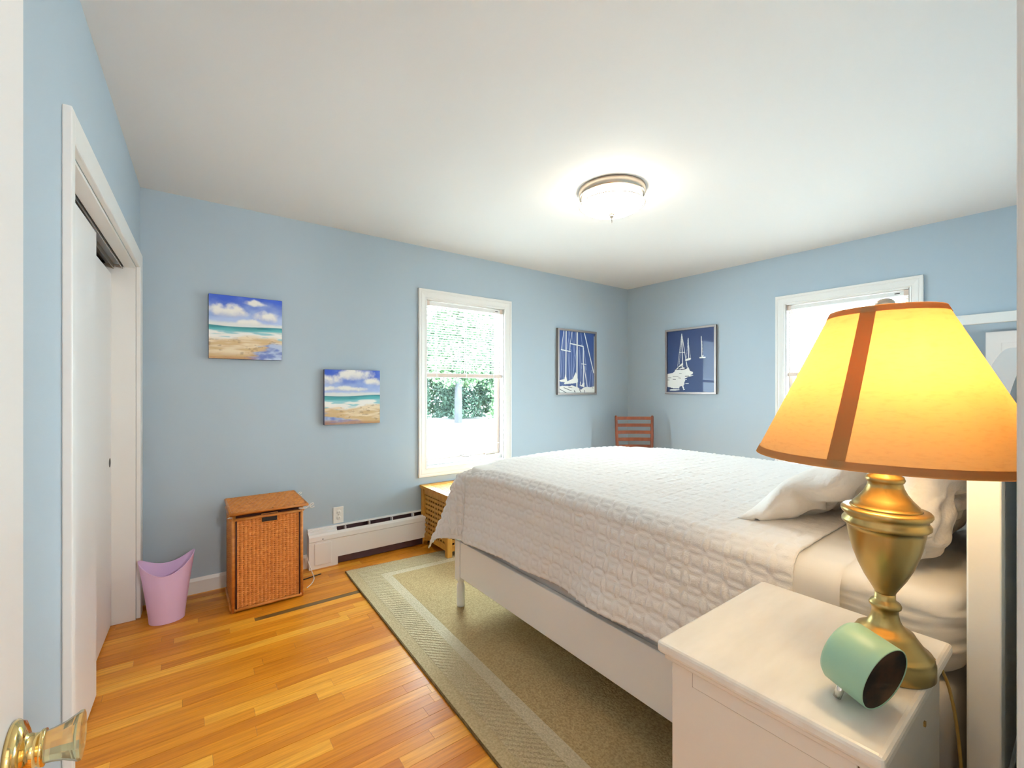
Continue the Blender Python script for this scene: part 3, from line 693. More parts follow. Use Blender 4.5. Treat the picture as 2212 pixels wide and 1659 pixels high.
lathe('finial', [(0.0, -0.136), (0.016, -0.138), (0.018, -0.142), (0.011, -0.147), (0.014, -0.152), (0.010, -0.160), (0.006, -0.166), (0.0, -0.168)], 'nickel', cl, n=20)

# ------------------------------------------------------------------ rug
def rug():
    A, B_, Cc, D = Vector((0.872, 3.082)), Vector((3.02, 2.93)), Vector((3.00, 0.25)), Vector((0.806, 0.25))   # FL FR NR NL
    t = tag(empty('area_rug', (0.872, 3.082, 0)), 'beige bordered wool rug under the bed', 'rug')
    def P(a, b, z):     # a inset from left (m), b inset from far (m)
        u = a / 2.16; v = b / 2.8
        p = (A * (1 - u) + B_ * u) * (1 - v) + (D * (1 - u) + Cc * u) * v
        return (p.x - 0.872, p.y - 3.082, z)
    def ring(name, i0, i1, z, m, top=0.0):
        bm = bmesh.new(); n = 8
        def rect(i): return [(i, i), (2.16 - i, i), (2.16 - i, 2.8 - i), (i, 2.8 - i)]
        o4 = [bm.verts.new(P(a, b, z)) for a, b in rect(i0)]; q4 = [bm.verts.new(P(a, b, z)) for a, b in rect(i1)]
        ob = [bm.verts.new(P(a, b, 0.0005)) for a, b in rect(i0)]; qb = [bm.verts.new(P(a, b, 0.0005)) for a, b in rect(i1)]
        for i in range(4):
            j = (i + 1) % 4
            bm.faces.new((o4[i], o4[j], q4[j], q4[i])); bm.faces.new((ob[i], ob[j], o4[j], o4[i])); bm.faces.new((qb[j], qb[i], q4[i], q4[j])); bm.faces.new((ob[j], ob[i], qb[i], qb[j]))
        return from_bm(name, bm, m, t)
    ring('bound_edge', 0.0, 0.006, 0.0085, 'rug_edge')
    ring('plain_border', 0.006, 0.062, 0.0105, 'rug_plain')
    ring('chevron_border', 0.062, 0.183, 0.0115, 'rug_chevron')
    ring('pale_stripe', 0.183, 0.240, 0.0105, 'rug_stripe')
    bm = bmesh.new(); i = 0.240
    q = [(i, i), (2.16 - i, i), (2.16 - i, 2.8 - i), (i, 2.8 - i)]
    a = [bm.verts.new(P(x, y, 0.0112)) for x, y in q]; b = [bm.verts.new(P(x, y, 0.0005)) for x, y in q]
    bm.faces.new(a); bm.faces.new(b[::-1])
    for k in range(4): bm.faces.new((a[k], b[k], b[(k + 1) % 4], a[(k + 1) % 4]))
    from_bm('field', bm, 'rug_field', t)
rug()

# ------------------------------------------------------------------ bed
X0, X1 = 1.240, 2.850; YH, YF = 0.113, 2.215
bed = tag(empty('bed_frame', (X0, YH, 0.0)), 'white painted bed frame with turned legs and arched headboard', 'bed frame')
off = (-X0, -YH, 0)
def bbox(name, b, m='bed_white', parent=None, bev=0.003, **k):
    return box(name, (b[0] - X0, b[1] - X0, b[2] - YH, b[3] - YH, b[4], b[5]), m, parent or bed, bev=bev, **k)
for xx in (X0, X1 - 0.05):
    p = bbox('head_post', (xx, xx + 0.05, YH, YH + 0.047, 0.012, 1.236))
    box('post_cap', (xx - X0 - .002, xx - X0 + .052, -.002, .049, 1.236, 1.246), 'bed_white', p, bev=0.003)
    fp = bbox('foot_post', (xx - 0.001, xx + 0.049, YF - 0.05, YF, 0.165, 0.392))
    lathe('turned_leg', [(0.0, 0.012), (0.0205, 0.012), (0.0225, 0.020), (0.0225, 0.125), (0.0205, 0.138), (0.0165, 0.146), (0.0165, 0.152), (0.0225, 0.160), (0.0235, 0.166), (0.0, 0.166)], 'bed_white', fp, n=24, loc=(xx - X0 + 0.024, YF - 0.025 - YH, 0))
bbox('side_rail', (X0 + 0.006, X0 + 0.030, YH + 0.047, YF - 0.05, 0.185, 0.388))
bbox('side_rail', (X1 - 0.030, X1 - 0.006, YH + 0.047, YF - 0.05, 0.185, 0.388))
bbox('foot_rail', (X0 + 0.049, X1 - 0.05, YF - 0.038, YF - 0.014, 0.185, 0.388))
arch = lambda x: 1.185 + 0.19 * math.sin(math.pi * (x - X0) / (X1 - X0)) ** 0.85
xs = np.linspace(X0 + 0.05, X1 - 0.05, 41)
extrude_poly('crest_rail', [(x - X0, arch(x)) for x in xs] + [(x - X0, arch(x) - 0.11) for x in xs[::-1]], 0.0, 0.047, 'bed_white', bed)
extrude_poly('head_panel', [(x - X0, arch(x) - 0.10) for x in xs] + [(X1 - .05 - X0, 0.40), (0.05, 0.40)], 0.012, 0.035, 'bed_white', bed)
bbox('head_rail', (X0 + 0.05, X1 - 0.05, YH + 0.004, YH + 0.043, 0.30, 0.40))
for k in range(6):
    y = 0.35 + k * 0.33
    bbox('bed_slat', (X0 + 0.030, X1 - 0.030, y, y + 0.08, 0.272, 0.298), bev=0)

bs = tag(box('box_spring', (X0 + 0.032, X1 - 0.032, 0.185, 2.150, 0.300, 0.622), 'box_ticking', bev=0.03, seg=3, smooth=True), 'pale box spring lying in the bed frame under the mattress', 'box spring')

def rounded_slab(name, x0, x1, y0, y1, z0, z1, r, m, wr=0.0, seed=3, parent=None):
    """closed rounded slab as a grid: profile loop around, run along perimeter"""
    n = 220; loop = []
    rc = 0.09
    def rr(t):      # rounded rectangle perimeter in xy
        pts = []
        return pts
    cs = [(x1 - rc, y1 - rc, 0), (x0 + rc, y1 - rc, 90), (x0 + rc, y0 + rc, 180), (x1 - rc, y0 + rc, 270)]
    per = []
    for k, (cx_, cy_, a0) in enumerate(cs):
        for j in range(9):
            a = R(a0 + j * 90 / 8); per.append((cx_, cy_, math.cos(a), math.sin(a)))
        nx = cs[(k + 1) % 4]; m_ = 46
        a = R(a0 + 90)
        for j in range(1, m_):
            t = j / m_; per.append((cx_ + (nx[0] - cx_) * t, cy_ + (nx[1] - cy_) * t, math.cos(a), math.sin(a)))
    prof = [(-0.088, z0), (-r, z0)] + [(-r + r * math.sin(R(a)), z0 + r - r * math.cos(R(a))) for a in (30, 60, 90)]
    k_ = 16
    prof += [(0, z0 + r + (z1 - z0 - 2 * r) * j / k_) for j in range(1, k_)]
    prof += [(-r + r * math.cos(R(a)), z1 - r + r * math.sin(R(a))) for a in (0, 30, 60, 90)] + [(-0.088, z1 + 0.004)]
    V = np.zeros((len(per), len(prof), 3))
    for i, (cx_, cy_, dx, dy) in enumerate(per):
        for j, (d, z) in enumerate(prof):
            q = rc + max(d, -0.35)
            V[i, j] = (cx_ + dx * q, cy_ + dy * q, z)
    if wr:
        s = np.arange(len(per))[:, None] * 0.12; zz = V[:, :, 2] * 90
        nn = (noise2(s + 0 * zz, zz * 0.9 + s * .15, seed, 2) - .5) * wr
        for i, (cx_, cy_, dx, dy) in enumerate(per):
            V[i, 4:22, 0] += dx * nn[i, 4:22]; V[i, 4:22, 1] += dy * nn[i, 4:22]
    return V
V = rounded_slab('', X0 + 0.030, X1 - 0.030, 0.172, 2.170, 0.634, 0.812, 0.035, 'linen', wr=0.026)
mt = grid_mesh('mattress', V, 'linen', closed_u=True); tag(mt, 'mattress in a white fitted sheet on the box spring', 'mattress')
bm = bmesh.new(); bm.from_mesh(mt.data); bmesh.ops.holes_fill(bm, edges=[e for e in bm.edges if e.is_boundary]); bmesh.ops.recalc_face_normals(bm, faces=bm.faces); bm.to_mesh(mt.data); bm.free()

def drape(s, t, ztop, r, x0, x1, y1, tilt_side, tilt_corner, shrink=0.06, wave=None):
    """flat cloth coordinates -> draped point"""
    cx_ = np.clip(s, x0, x1); cy_ = np.minimum(t, y1)
    vx, vy = s - cx_, t - cy_; rho = np.hypot(vx, vy) + 1e-9
    dx, dy = vx / rho, vy / rho
    diag = (2 * np.abs(dx * dy)) ** 1.5
    rho = rho / (1 + shrink * diag)
    r = r + 0.075 * diag
    tilt = np.radians(tilt_side + (tilt_corner - tilt_side) * diag)
    if wave is not None: tilt = tilt + np.radians(wave) * np.clip(rho / .4, 0, 1)
    thm = np.pi / 2 - tilt; ra = r * thm
    th = np.minimum(rho / r, thm); ex = np.maximum(rho - ra, 0)
    out = r * np.sin(th) + ex * np.cos(thm); drop = r * (1 - np.cos(th)) + ex * np.sin(thm)
    crown = 0.016 * np.cos(np.pi * (cx_ - (x0 + x1) / 2) / (x1 - x0))
    for xc in (x0, x1): crown = crown - 0.030 * np.exp(-((cx_ - xc) ** 2 + (cy_ - y1) ** 2) / 0.13 ** 2)
    return np.stack([cx_ + dx * out, cy_ + dy * out, ztop - drop + crown], -1)
def cloth(name, s, t, ztop, r, m, label, cat, relief=None, thick=0.004, wave_f=None, tilt=(4, 19), yhem=None):
    S, Tt = np.meshgrid(s, t, indexing='ij')
    wv = None if wave_f is None else wave_f(S, Tt)
    V = drape(S, Tt, ztop, r, X0 + 0.075, X1 - 0.075, 2.125, tilt[0], tilt[1], wave=wv)
    if relief is not None:
        du = np.gradient(V, axis=0); dv = np.gradient(V, axis=1); n = np.cross(du, dv); n /= np.linalg.norm(n, axis=-1, keepdims=True) + 1e-12
        V = V + n * relief(S, Tt)[..., None]
    ob = grid_mesh(name, V, m)
    return tag(ob, label, cat)
PQ = 0.062
def quilt_relief(S, Tt):
    Rr = 1 / math.sqrt(2); d = np.full(S.shape, 9.0)
    fx = (S / PQ) % 1.0; fy = (Tt / PQ) % 1.0
    ins = {}
    for i in (-1, 0, 1, 2):
        for j in (-1, 0, 1, 2):
            q_ = np.hypot(fx - i, fy - j) - Rr
            d = np.minimum(d, np.abs(q_)); ins[i, j] = q_ < 0
    vert = (ins[0, 0] & ins[0, 1]) | (ins[1, 0] & ins[1, 1]); hor = (ins[0, 0] & ins[1, 0]) | (ins[0, 1] & ins[1, 1])
    k = np.where(vert, 1.45, np.where(hor, 0.6, 0.95))
    puff = 1 - np.exp(-(d * PQ / 0.0060) ** 2)
    side = np.clip((X0 + 0.075 - S) / .06, 0, 1) + np.clip((S - X1 + 0.075) / .06, 0, 1)
    return (0.0028 + 0.0052 * side) * puff * k + 0.0034 * (noise2(S * 60, Tt * 60, 5, 2) - .5) + 0.010 * (noise2(S * 3, Tt * 3, 8, 2) - .5)
OV = 0.425
def wavef(S, Tt):
    return 3.2 * np.sin(Tt * 7.3 + 0.6) + 2.0 * np.sin(Tt * 15 + S * 4) + 2.5 * np.sin(S * 9)
q = cloth('quilt', np.arange(X0 + 0.075 - OV, X1 - 0.075 + OV, 0.0056), np.arange(0.475, 2.125 + OV, 0.0056), 0.826, 0.060, 'quilt_cotton', 'white stitched cotton quilt draped over the bed', 'quilt', relief=quilt_relief, wave_f=wavef)
md = q.modifiers.new('thick', 'SOLIDIFY'); md.thickness = 0.006; md.offset = -1
sh = cloth('flat_sheet', np.arange(X0 + 0.075 - 0.36, X1 - 0.075 + 0.36, 0.012), np.arange(0.375, 0.80, 0.012), 0.8165, 0.058, 'linen', 'white flat sheet edge showing between quilt and pillows', 'sheet', relief=lambda S, Tt: 0.006 * (noise2(S * 16, Tt * 5, 15, 2) - .5), wave_f=lambda S, Tt: 2.4 * np.sin(Tt * 7.3 + 0.6))

# pillows
def pillow(label, c, w_, h_, th, rx, rz, seed, ry=0.0, flange=0.0):
    nu, nv = 90, 70
    u = np.linspace(-1, 1, nu); v = np.linspace(-1, 1, nv); U, Vv = np.meshgrid(u, v, indexing='ij')
    e = np.clip((1 - np.abs(U) ** 3.2), 0, 1) ** .55 * np.clip((1 - np.abs(Vv) ** 3.0), 0, 1) ** .55
    pin = 1 - 0.07 * (np.abs(U) ** 4) * (np.abs(Vv) ** 0) * (1 - Vv ** 2) ; pin2 = 1 - 0.07 * (np.abs(Vv) ** 4) * (1 - U ** 2)
    cr_ = np.abs(noise2(U * 3.5 + Vv * 1.5 + 9, Vv * 2.2 - U + 9, seed + 7, 2) - .5) * 2
    wr = (noise2(U * 3 + 9, Vv * 2.4 + 9, seed, 3) - .5) * 0.075 * (0.35 + 0.65 * e) + (noise2(U * 9 + 9, Vv * 2.5 + 9, seed + 3, 2) - .5) * 0.024 - 0.030 * np.exp(-(cr_ / .12) ** 2)
    x = U * w_ / 2 * pin; y = Vv * h_ / 2 * pin2
    top = np.stack([x, y, th / 2 * e + wr * e ** .5], -1); bot = np.stack([x, y, -th / 2 * e * 0.8], -1)
    if flange:     # loose open end of the case beyond the filling on the left side
        k = np.clip((-U - 0.62) / 0.38, 0, 1)
        top[..., 0] -= k * flange; bot[..., 0] -= k * flange
        rip = 0.018 * np.sin(Vv * 7 + seed) * k
        top[..., 2] += rip; bot[..., 2] += rip
    ob = grid_mesh('pillow', np.concatenate([top, bot[:, ::-1]], 1), 'pillow_linen')
    bm = bmesh.new(); bm.from_mesh(ob.data)
    bmesh.ops.remove_doubles(bm, verts=bm.verts, dist=1e-5); bmesh.ops.recalc_face_normals(bm, faces=bm.faces); bm.to_mesh(ob.data); bm.free()
    ob.data.polygons.foreach_set('use_smooth', [True] * len(ob.data.polygons))
    ob.location = c; ob.rotation_euler = (R(rx), R(ry), R(rz))
    return tag(ob, label, 'pillow', 'pillows at the head of the bed')
pillow('white pillow standing against the headboard nearest the lamp', (1.645, 0.250, 1.035), 0.68, 0.44, 0.14, 100, 0, 5)
pillow('white pillow standing against the headboard on the window side', (2.40, 0.250, 1.035), 0.70, 0.44, 0.14, 100, 0, 9)
pillow('creased white pillow leaning in front, nearest the lamp', (1.806, 0.508, 0.962), 0.64, 0.48, 0.16, 146, 0, 13, flange=0.045)
pillow('creased white pillow leaning in front, on the window side', (2.50, 0.508, 0.962), 0.64, 0.46, 0.15, 148, 0, 17)

# ------------------------------------------------------------------ nightstand
TOPZ = 0.757
ns = tag(empty('nightstand', (0.745, 0.172, 0)), 'cream painted nightstand with pale top beside the bed', 'nightstand')
NX, NY = 0.450, 0.353
box('tabletop', (0, NX, 0, NY, 0.733, TOPZ), 'nightstand_top', ns, bev=0.008, seg=3, smooth=False)
box('top_moulding', (0.012, NX - .012, 0.010, NY - .010, 0.720, 0.734), 'nightstand_paint', ns, bev=0.003)
box('cabinet_body', (0.026, NX - .02, 0.016, NY - .018, 0.06, 0.721), 'nightstand_paint', ns, bev=0.002)
dw = box('drawer_front', (0.0215, 0.030, 0.036, NY - .064, 0.688, 0.719), 'nightstand_paint', ns, bev=0.002)
box('drawer_gap_shade', (0.0252, 0.027, 0.034, NY - .062, 0.686, 0.721), 'gap_shade', dw)  # dark strip painting in the shade of the drawer gap
for a in (0.026, NX - .06):
    for b in (0.016, NY - .058):
        box('foot', (a, a + 0.04, b, b + 0.04, 0.012 if a > .2 else 0.0, 0.061), 'nightstand_paint', ns)
box('back_clip', (0.30, 0.306, 0.013, 0.017, 0.655, 0.663), 'brass', ns)

# ------------------------------------------------------------------ table lamp
LX, LY, LZ = 1.006, 0.232, TOPZ
lp = tag(empty('table_lamp', (LX, LY, LZ)), 'brass urn table lamp with lit amber paper shade', 'lamp')
lathe('foot', [(0, 0), (0.066, 0), (0.0675, 0.002), (0.0675, 0.024), (0.065, 0.0275), (0.066, 0.031), (0.064, 0.035), (0.0585, 0.037), (0.0575, 0.040), (0.0545, 0.043), (0.048, 0.052), (0.0425, 0.060), (0.0405, 0.064), (0.036, 0.066), (0.034, 0.068), (0.029, 0.071), (0.0245, 0.076), (0.021, 0.084), (0.0190, 0.094), (0.0190, 0.102), (0.0225, 0.105), (0.0232, 0.109), (0.0215, 0.113), (0.016, 0.117), (0.0148, 0.120), (0.0148, 0.130)], 'brass', lp)
lathe('urn_body', [(0.0145, 0.128), (0.0155, 0.132), (0.021, 0.142), (0.030, 0.158), (0.039, 0.178), (0.0465, 0.200), (0.0520, 0.222), (0.0548, 0.240), (0.0560, 0.248), (0.0590, 0.2485), (0.0625, 0.252), (0.0625, 0.257), (0.0590, 0.262), (0.0580, 0.266), (0.0620, 0.269), (0.0640, 0.273), (0.0640, 0.277), (0.0615, 0.280), (0.0550, 0.281), (0.0505, 0.2815)], 'brass', lp)
lathe('neck_cap', [(0.0515, 0.281), (0.050, 0.284), (0.0480, 0.2845), (0.0470, 0.288), (0.038, 0.298), (0.031, 0.308), (0.0265, 0.318), (0.0245, 0.326), (0.0265, 0.328), (0.0280, 0.332), (0.0260, 0.338), (0.0205, 0.341), (0.0190, 0.348), (0.012, 0.352), (0.010, 0.400)], 'brass', lp)
SB, ST, RB, RT = 0.372, 0.632, 0.200, 0.081
def shade_strip(name, a0, a1, t0, t1, m, dr=0.0, n=72, parent=lp):
    A = np.linspace(a0, a1, n); Tt = np.linspace(t0, t1, 14)
    AA, TT = np.meshgrid(A, Tt, indexing='ij'); rr = RB + (RT - RB) * TT + dr; zz = SB + (ST - SB) * TT
    return grid_mesh(name, np.stack([rr * np.cos(AA), rr * np.sin(AA), zz], -1), m, parent)
sd = shade_strip('lamp_shade', 0, 2 * math.pi, 0, 1, 'shade_paper', n=97)
Tt = np.linspace(0, 1, 14); KK = np.linspace(-1, 1, 5); K2, T2 = np.meshgrid(KK, Tt, indexing='ij')
rr = RB + (RT - RB) * T2 + 0.0006; aa = R(175.5) + R(2.5) * T2 + K2 * (0.0125 - 0.0015 * T2) / rr
grid_mesh('seam_strip', np.stack([rr * np.cos(aa), rr * np.sin(aa), SB + (ST - SB) * T2], -1), 'shade_seam', sd)
shade_strip('bottom_trim', 0, 2 * math.pi, -0.008, 0.040, 'shade_trim', dr=0.0010, n=97, parent=sd)
shade_strip('top_trim', 0, 2 * math.pi, 0.965, 1.008, 'shade_trim', dr=0.0010, n=97, parent=sd)
lathe('finial', [(0, 0.656), (0.007, 0.655), (0.0125, 0.651), (0.0150, 0.645), (0.0130, 0.640), (0.006, 0.636), (0.008, 0.632), (0, 0.630)], 'nickel', lp, n=20)
for k in range(3):
    a = R(30 + 120 * k); tube('spider_arm', [(0, 0, 0.632), (0.05 * math.cos(a), 0.05 * math.sin(a), 0.628), (RT * math.cos(a), RT * math.sin(a), ST - .002)], 0.0016, 'nickel', lp, n=6)
for s in (-1, 1):
    tube('harp', [(0, s * 0.012, 0.40), (0, s * 0.045, 0.45), (0, s * 0.050, 0.53), (0, s * 0.02, 0.62), (0, 0, 0.631)], 0.0016, 'nickel', lp, n=6, spline=4)
mat_emit('bulb_glow', (1.0, 0.72, 0.38), LAMP_L)
for k, (bx_, by_) in enumerate(((-0.028, -0.040), (0.008, 0.045))):
    lathe('bulb_socket', [(0, 0.42), (0.014, 0.42), (0.014, 0.455), (0, 0.455)], 'brass', lp, n=16, loc=(bx_, by_, 0))
    tube('socket_arm', [(0, 0, 0.40), (bx_ * .6, by_ * .6, 0.405), (bx_, by_, 0.425)], 0.004, 'brass', lp, n=6)
    lathe('bulb', [(0.010, 0.455), (0.013, 0.465), (0.025, 0.492), (0.029, 0.512), (0.025, 0.532), (0.012, 0.543), (0, 0.545)], 'bulb_glow', lp, n=20, loc=(bx_, by_, 0))
tube('power_cord', [(0.062, -0.022, 0.014), (0.082, -0.040, 0.010), (0.102, -0.058, -0.020), (0.116, -0.070, -0.080), (0.128, -0.078, -0.18), (0.134, -0.082, -0.32), (0.136, -0.085, -0.55), (0.15, -0.10, -0.742)], 0.0028, 'cord_gold', lp, n=6, spline=5)

# ------------------------------------------------------------------ alarm clock
ck = tag(empty('alarm_clock', (0.852, 0.227, TOPZ)), 'mint green drum alarm clock with dark face on the nightstand', 'clock')
ax = Vector((-0.26, -0.92, -0.20)).normalized()
qrot = Vector((0, 0, 1)).rotation_difference(ax).to_euler()
cc = Vector((0.006, 0.0, 0.060))
rc_ = 0.0515; hl_ = 0.0335
lathe('drum_case', [(0, -hl_), (rc_ - .010, -hl_), (rc_ - .004, -hl_ + .002), (rc_, -hl_ + .008), (rc_, hl_ - .001), (rc_ - .0008, hl_), (rc_ - .0018, hl_), (rc_ - .0018, hl_ - .002)], 'mint', ck, n=64, loc=cc, rot=qrot, close=False)
fc = lathe('dial', [(0, hl_ - .0012), (rc_ - .0018, hl_ - .0012)], 'clock_face', ck, n=48, loc=cc, rot=qrot, close=False)
for s in (-1, 1):
    side = Vector((s * 0.024, 0, 0))
    base = cc - ax * 0.020 + side
    tube('foot', [(base.x, base.y, base.z - 0.036), (base.x + s * .003 - .004, base.y + .006, 0.003)], 0.0058, 'steel', ck, n=12)

# ------------------------------------------------------------------ wicker hamper
hp = tag(empty('laundry_hamper', (0.205, 2.885, 0)), 'brown wicker laundry hamper with flat lid', 'hamper')
HW, HD, HH = 0.368, 0.375, 0.540
box('liner_core', (0.012, HW - .012, 0.010, HD - .01, 0.012, HH - .004), 'wicker_core', hp)
def weave(name, w_, h_, nst, nrow, amp, parent, loc, rot, hole=None):
    nu, nv = nst * 6 + 1, nrow * 4 + 1
    u = np.linspace(0, 1, nu); v = np.linspace(0, 1, nv); U, Vv = np.meshgrid(u, v, indexing='ij')
    row = np.floor(np.clip(Vv, 0, .99999) * nrow); 
    prof = np.abs(np.sin(np.pi * Vv * nrow)) ** .5
    wv = np.cos(np.pi * (U * nst) + np.pi * (row % 2))
    jit = noise2(U * 8, row * 1.0 + 0 * U, 31, 1)
    dd = amp * prof * (0.35 + 0.65 * wv) + (jit - .5) * amp * .8
    stake = np.exp(-(((U * nst) % 1 - .5) / .18) ** 2) * amp * .5
    groove = np.exp(-((np.abs(((U * nst) % 1) - .5) - .5) / .10) ** 2) * amp * 1.1
    D = dd * .8 + stake * 1.6 - groove + amp * .6
    P = np.stack([U * w_, -D, Vv * h_], -1)
    return grid_mesh(name, P, 'wicker', parent, smooth=False, loc=loc, rot=rot)
weave('woven_front', HW - .036, HH - .05, 17, 84, 0.0040, hp, (0.018, 0.008, 0.022), (0, 0, 0))
weave('woven_side', HD - .036, HH - .05, 17, 84, 0.0040, hp, (0.008, HD - .018, 0.022), (0, 0, R(-90)))
weave('woven_side', HD - .036, HH - .05, 17, 84, 0.0040, hp, (HW - .008, 0.018, 0.022), (0, 0, R(90)))
for x in (0.010, HW - .010):
    for y in (0.010, HD - .010):
        lathe('corner_pole', [(0, 0), (0.0105, 0), (0.0105, HH), (0, HH)], 'wicker_pole', hp, n=14, loc=(x, y, 0))
for z in (0.016, HH - .020):
    tube('rim_cane', [(0.012, -.001, z), (HW - .012, -.001, z)], 0.0085, 'wicker_pole', hp, n=10)
    tube('rim_cane', [(0.000, 0.012, z), (0.0, HD - .012, z)], 0.0085, 'wicker_pole', hp, n=10)
    tube('rim_cane', [(HW, 0.012, z), (HW, HD - .012, z)], 0.0085, 'wicker_pole', hp, n=10)
tube('edge_cane', [(0.022, -.003, 0.02), (0.022, -.003, HH - .02)], 0.004, 'wicker_core', hp, n=8)
tube('edge_cane', [(HW - .022, -.003, 0.02), (HW - .022, -.003, HH - .02)], 0.004, 'wicker_core', hp, n=8)
hh = box('handle_hole', (0.148, 0.226, -0.0045, 0.004, 0.487, 0.531), 'dark', hp, bev=0.003)
tube('handle_trim', [(0.146, -.004, 0.485), (0.228, -.004, 0.485), (0.228, -.004, 0.533), (0.146, -.004, 0.533)], 0.003, 'wicker_pole', hh, n=6, closed=True)
lid = box('lid', (-0.006, HW + 0.018, -0.030, HD + 0.012, HH + 0.008, HH + 0.020), 'wicker_core', hp, bev=0.004)
nu, nv = 150, 160
u = np.linspace(0, 1, nu); v = np.linspace(0, 1, nv); U, Vv = np.meshgrid(u, v, indexing='ij')
zig = np.abs(((Vv * 6) % 1) - .5) * 2
hgt = np.abs(np.sin(np.pi * (U * 20 + Vv * 9))) ** .6 * .010 * (.75 + .25 * np.sin(Vv * 90 + U * 40))
grid_mesh('woven_top', np.stack([-0.002 + U * (HW + 0.016), -0.026 + Vv * (HD + 0.034), HH + 0.019 + hgt], -1), 'wicker', lid, smooth=False)
tube('lid_cane', [(-0.004, -0.028, HH + 0.018), (HW + .016, -0.028, HH + 0.018), (HW + .016, HD + .008, HH + 0.018), (-0.004, HD + .008, HH + 0.018)], 0.0095, 'wicker_pole', lid, n=10, closed=True)
for (kx_, ky_, sx_) in ((HW + .012, -0.004, 1), (HW + .012, HD - .03, 1)):
    tube('tie_bow', [(kx_ - .045, ky_ - .030, HH + .004), (kx_ - .01, ky_ - .030, HH - .002), (kx_ + .004, ky_ - .022, HH + .000), (kx_ + .030, ky_ - .02, HH + .020), (kx_ + .040, ky_ - .02, HH + .014), (kx_ + .018, ky_ - .024, HH + .002), (kx_ + .030, ky_ - .03, HH - .004), (kx_ + .042, ky_ - .03, HH + .002)], 0.0026, 'linen', hp, n=6, spline=4)
tube('tie_tail', [(0.002, -.012, HH - .002), (-.012, -.026, HH + .003), (-.02, -.03, HH + .002)], 0.0024, 'linen', hp, n=6)

# cords on the floor beside the hamper
tag(tube('power_cord', [(0.655, 3.205, 0.130), (0.662, 3.180, 0.090), (0.678, 3.150, 0.030), (0.684, 3.125, 0.004), (0.672, 3.075, 0.003), (0.645, 3.020, 0.003), (0.612, 2.980, 0.003)], 0.003, 'cord_white', n=8, spline=6), 'thin white cord looping out from behind the hamper', 'cord')
tag(tube('dark_cord', [(0.600, 3.118, 0.0035), (0.650, 3.128, 0.0035), (0.690, 3.140, 0.0035), (0.735, 3.150, 0.0035)], 0.0035, 'black_plastic', n=8, spline=4), 'short dark cord end lying on the floor by the heater', 'cord')

# ------------------------------------------------------------------ pink waste bin
bn = tag(empty('waste_bin', (-0.080, 3.035, 0)), 'translucent pink plastic waste bin by the closet', 'waste bin')
nA, nT = 72, 26
A = np.linspace(0, 2 * np.pi, nA, endpoint=False); Tt = np.linspace(0, 1, nT); AA, TT = np.meshgrid(A, Tt, indexing='ij')
top = 0.308 + 0.037 * np.cos(2 * AA) + 0.006 * np.cos(AA) + 0.010 * np.sin(AA)
def binwall(dr, z0):
    rx = 0.078 + (0.122 - 0.078) * TT ** 1.15 - dr; ry = 0.066 + (0.085 - 0.066) * TT ** 1.15 - dr
    return np.stack([rx * np.cos(AA), ry * np.sin(AA), z0 + (top - z0) * TT], -1)
grid_mesh('outer_shell', binwall(0, 0.0005), 'pink_plastic', bn, closed_u=True)
grid_mesh('inner_shell', binwall(0.0022, 0.004)[:, ::-1], 'pink_plastic', bn, closed_u=True)
tube('rim', [(0.121 * math.cos(a), 0.084 * math.sin(a), 0.308 + 0.037 * math.cos(2 * a) + 0.006 * math.cos(a) + 0.010 * math.sin(a)) for a in A], 0.0022, 'pink_plastic', bn, n=6, closed=True)
lathe('bin_base', [(0, 0.0005), (1, 0.0005), (1, 0.004), (0, 0.004)], 'pink_plastic', bn, sx=0.077, sy=0.065)

# ------------------------------------------------------------------ lattice storage box
st = tag(empty('storage_box', (1.535, 2.852, 0)), 'light wooden lattice storage box under the window', 'storage box')
SW, SD, SH = 0.50, 0.452, 0.452
for x in (0, SW - .042):
    for y in (0, SD - .042):
        z0 = 0.012 if y < .2 else 0.0
        box('corner_leg', (x, x + .042, y, y + .042, z0, SH), 'acacia', st, bev=0.006)
def lattice(name, w_, h_, pitch, wd, loc, rot):
    bm = bmesh.new(); nx = int(round(w_ / pitch)); nz = int(round(h_ / pitch))
    for i in range(nx + 1):
        x = w_ * i / nx; bx(bm, x - wd / 2, x + wd / 2, 0.004, 0.011, 0, h_)
    for j in range(nz + 1):
        z = h_ * j / nz; bx(bm, 0, w_, -0.002, 0.005, z - wd / 2, z + wd / 2)
    return from_bm(name, bm, 'acacia', st, loc=loc, rot=rot)
LW = SD - 0.084
lattice('lattice_panel', LW, SH - .115, 0.0390, 0.0200, (0.018, SD - .042, 0.085), (0, 0, R(-90)))
lattice('lattice_panel', LW, SH - .115, 0.0390, 0.0200, (SW - .018, 0.042, 0.085), (0, 0, R(90)))
lattice('lattice_panel', SW - .084, SH - .115, 0.0390, 0.0200, (0.042, 0.018, 0.085), (0, 0, 0))
lattice('lattice_panel', SW - .084, SH - .115, 0.0390, 0.0200, (SW - .042, SD - .018, 0.085), (0, 0, R(180)))
for z in (0.052, SH - .045):
    box('panel_rail', (0.010, 0.026, 0.040, SD - .04, z, z + .036), 'acacia', st)
    box('panel_rail', (SW - .026, SW - .010, 0.040, SD - .04, z, z + .036), 'acacia', st)
    box('panel_rail', (0.040, SW - .04, 0.010, 0.026, z, z + .036), 'acacia', st)
    box('panel_rail', (0.040, SW - .04, SD - .026, SD - .010, z, z + .036), 'acacia', st)
box('inner_floor', (0.03, SW - .03, 0.03, SD - .03, 0.06, 0.075), 'wicker_core', st)
box('inner_shade_block', (0.036, SW - .036, 0.036, SD - .036, 0.075, SH - .03), 'lattice_shade', st)  # solid block coloured as the shade seen through the lattice holes
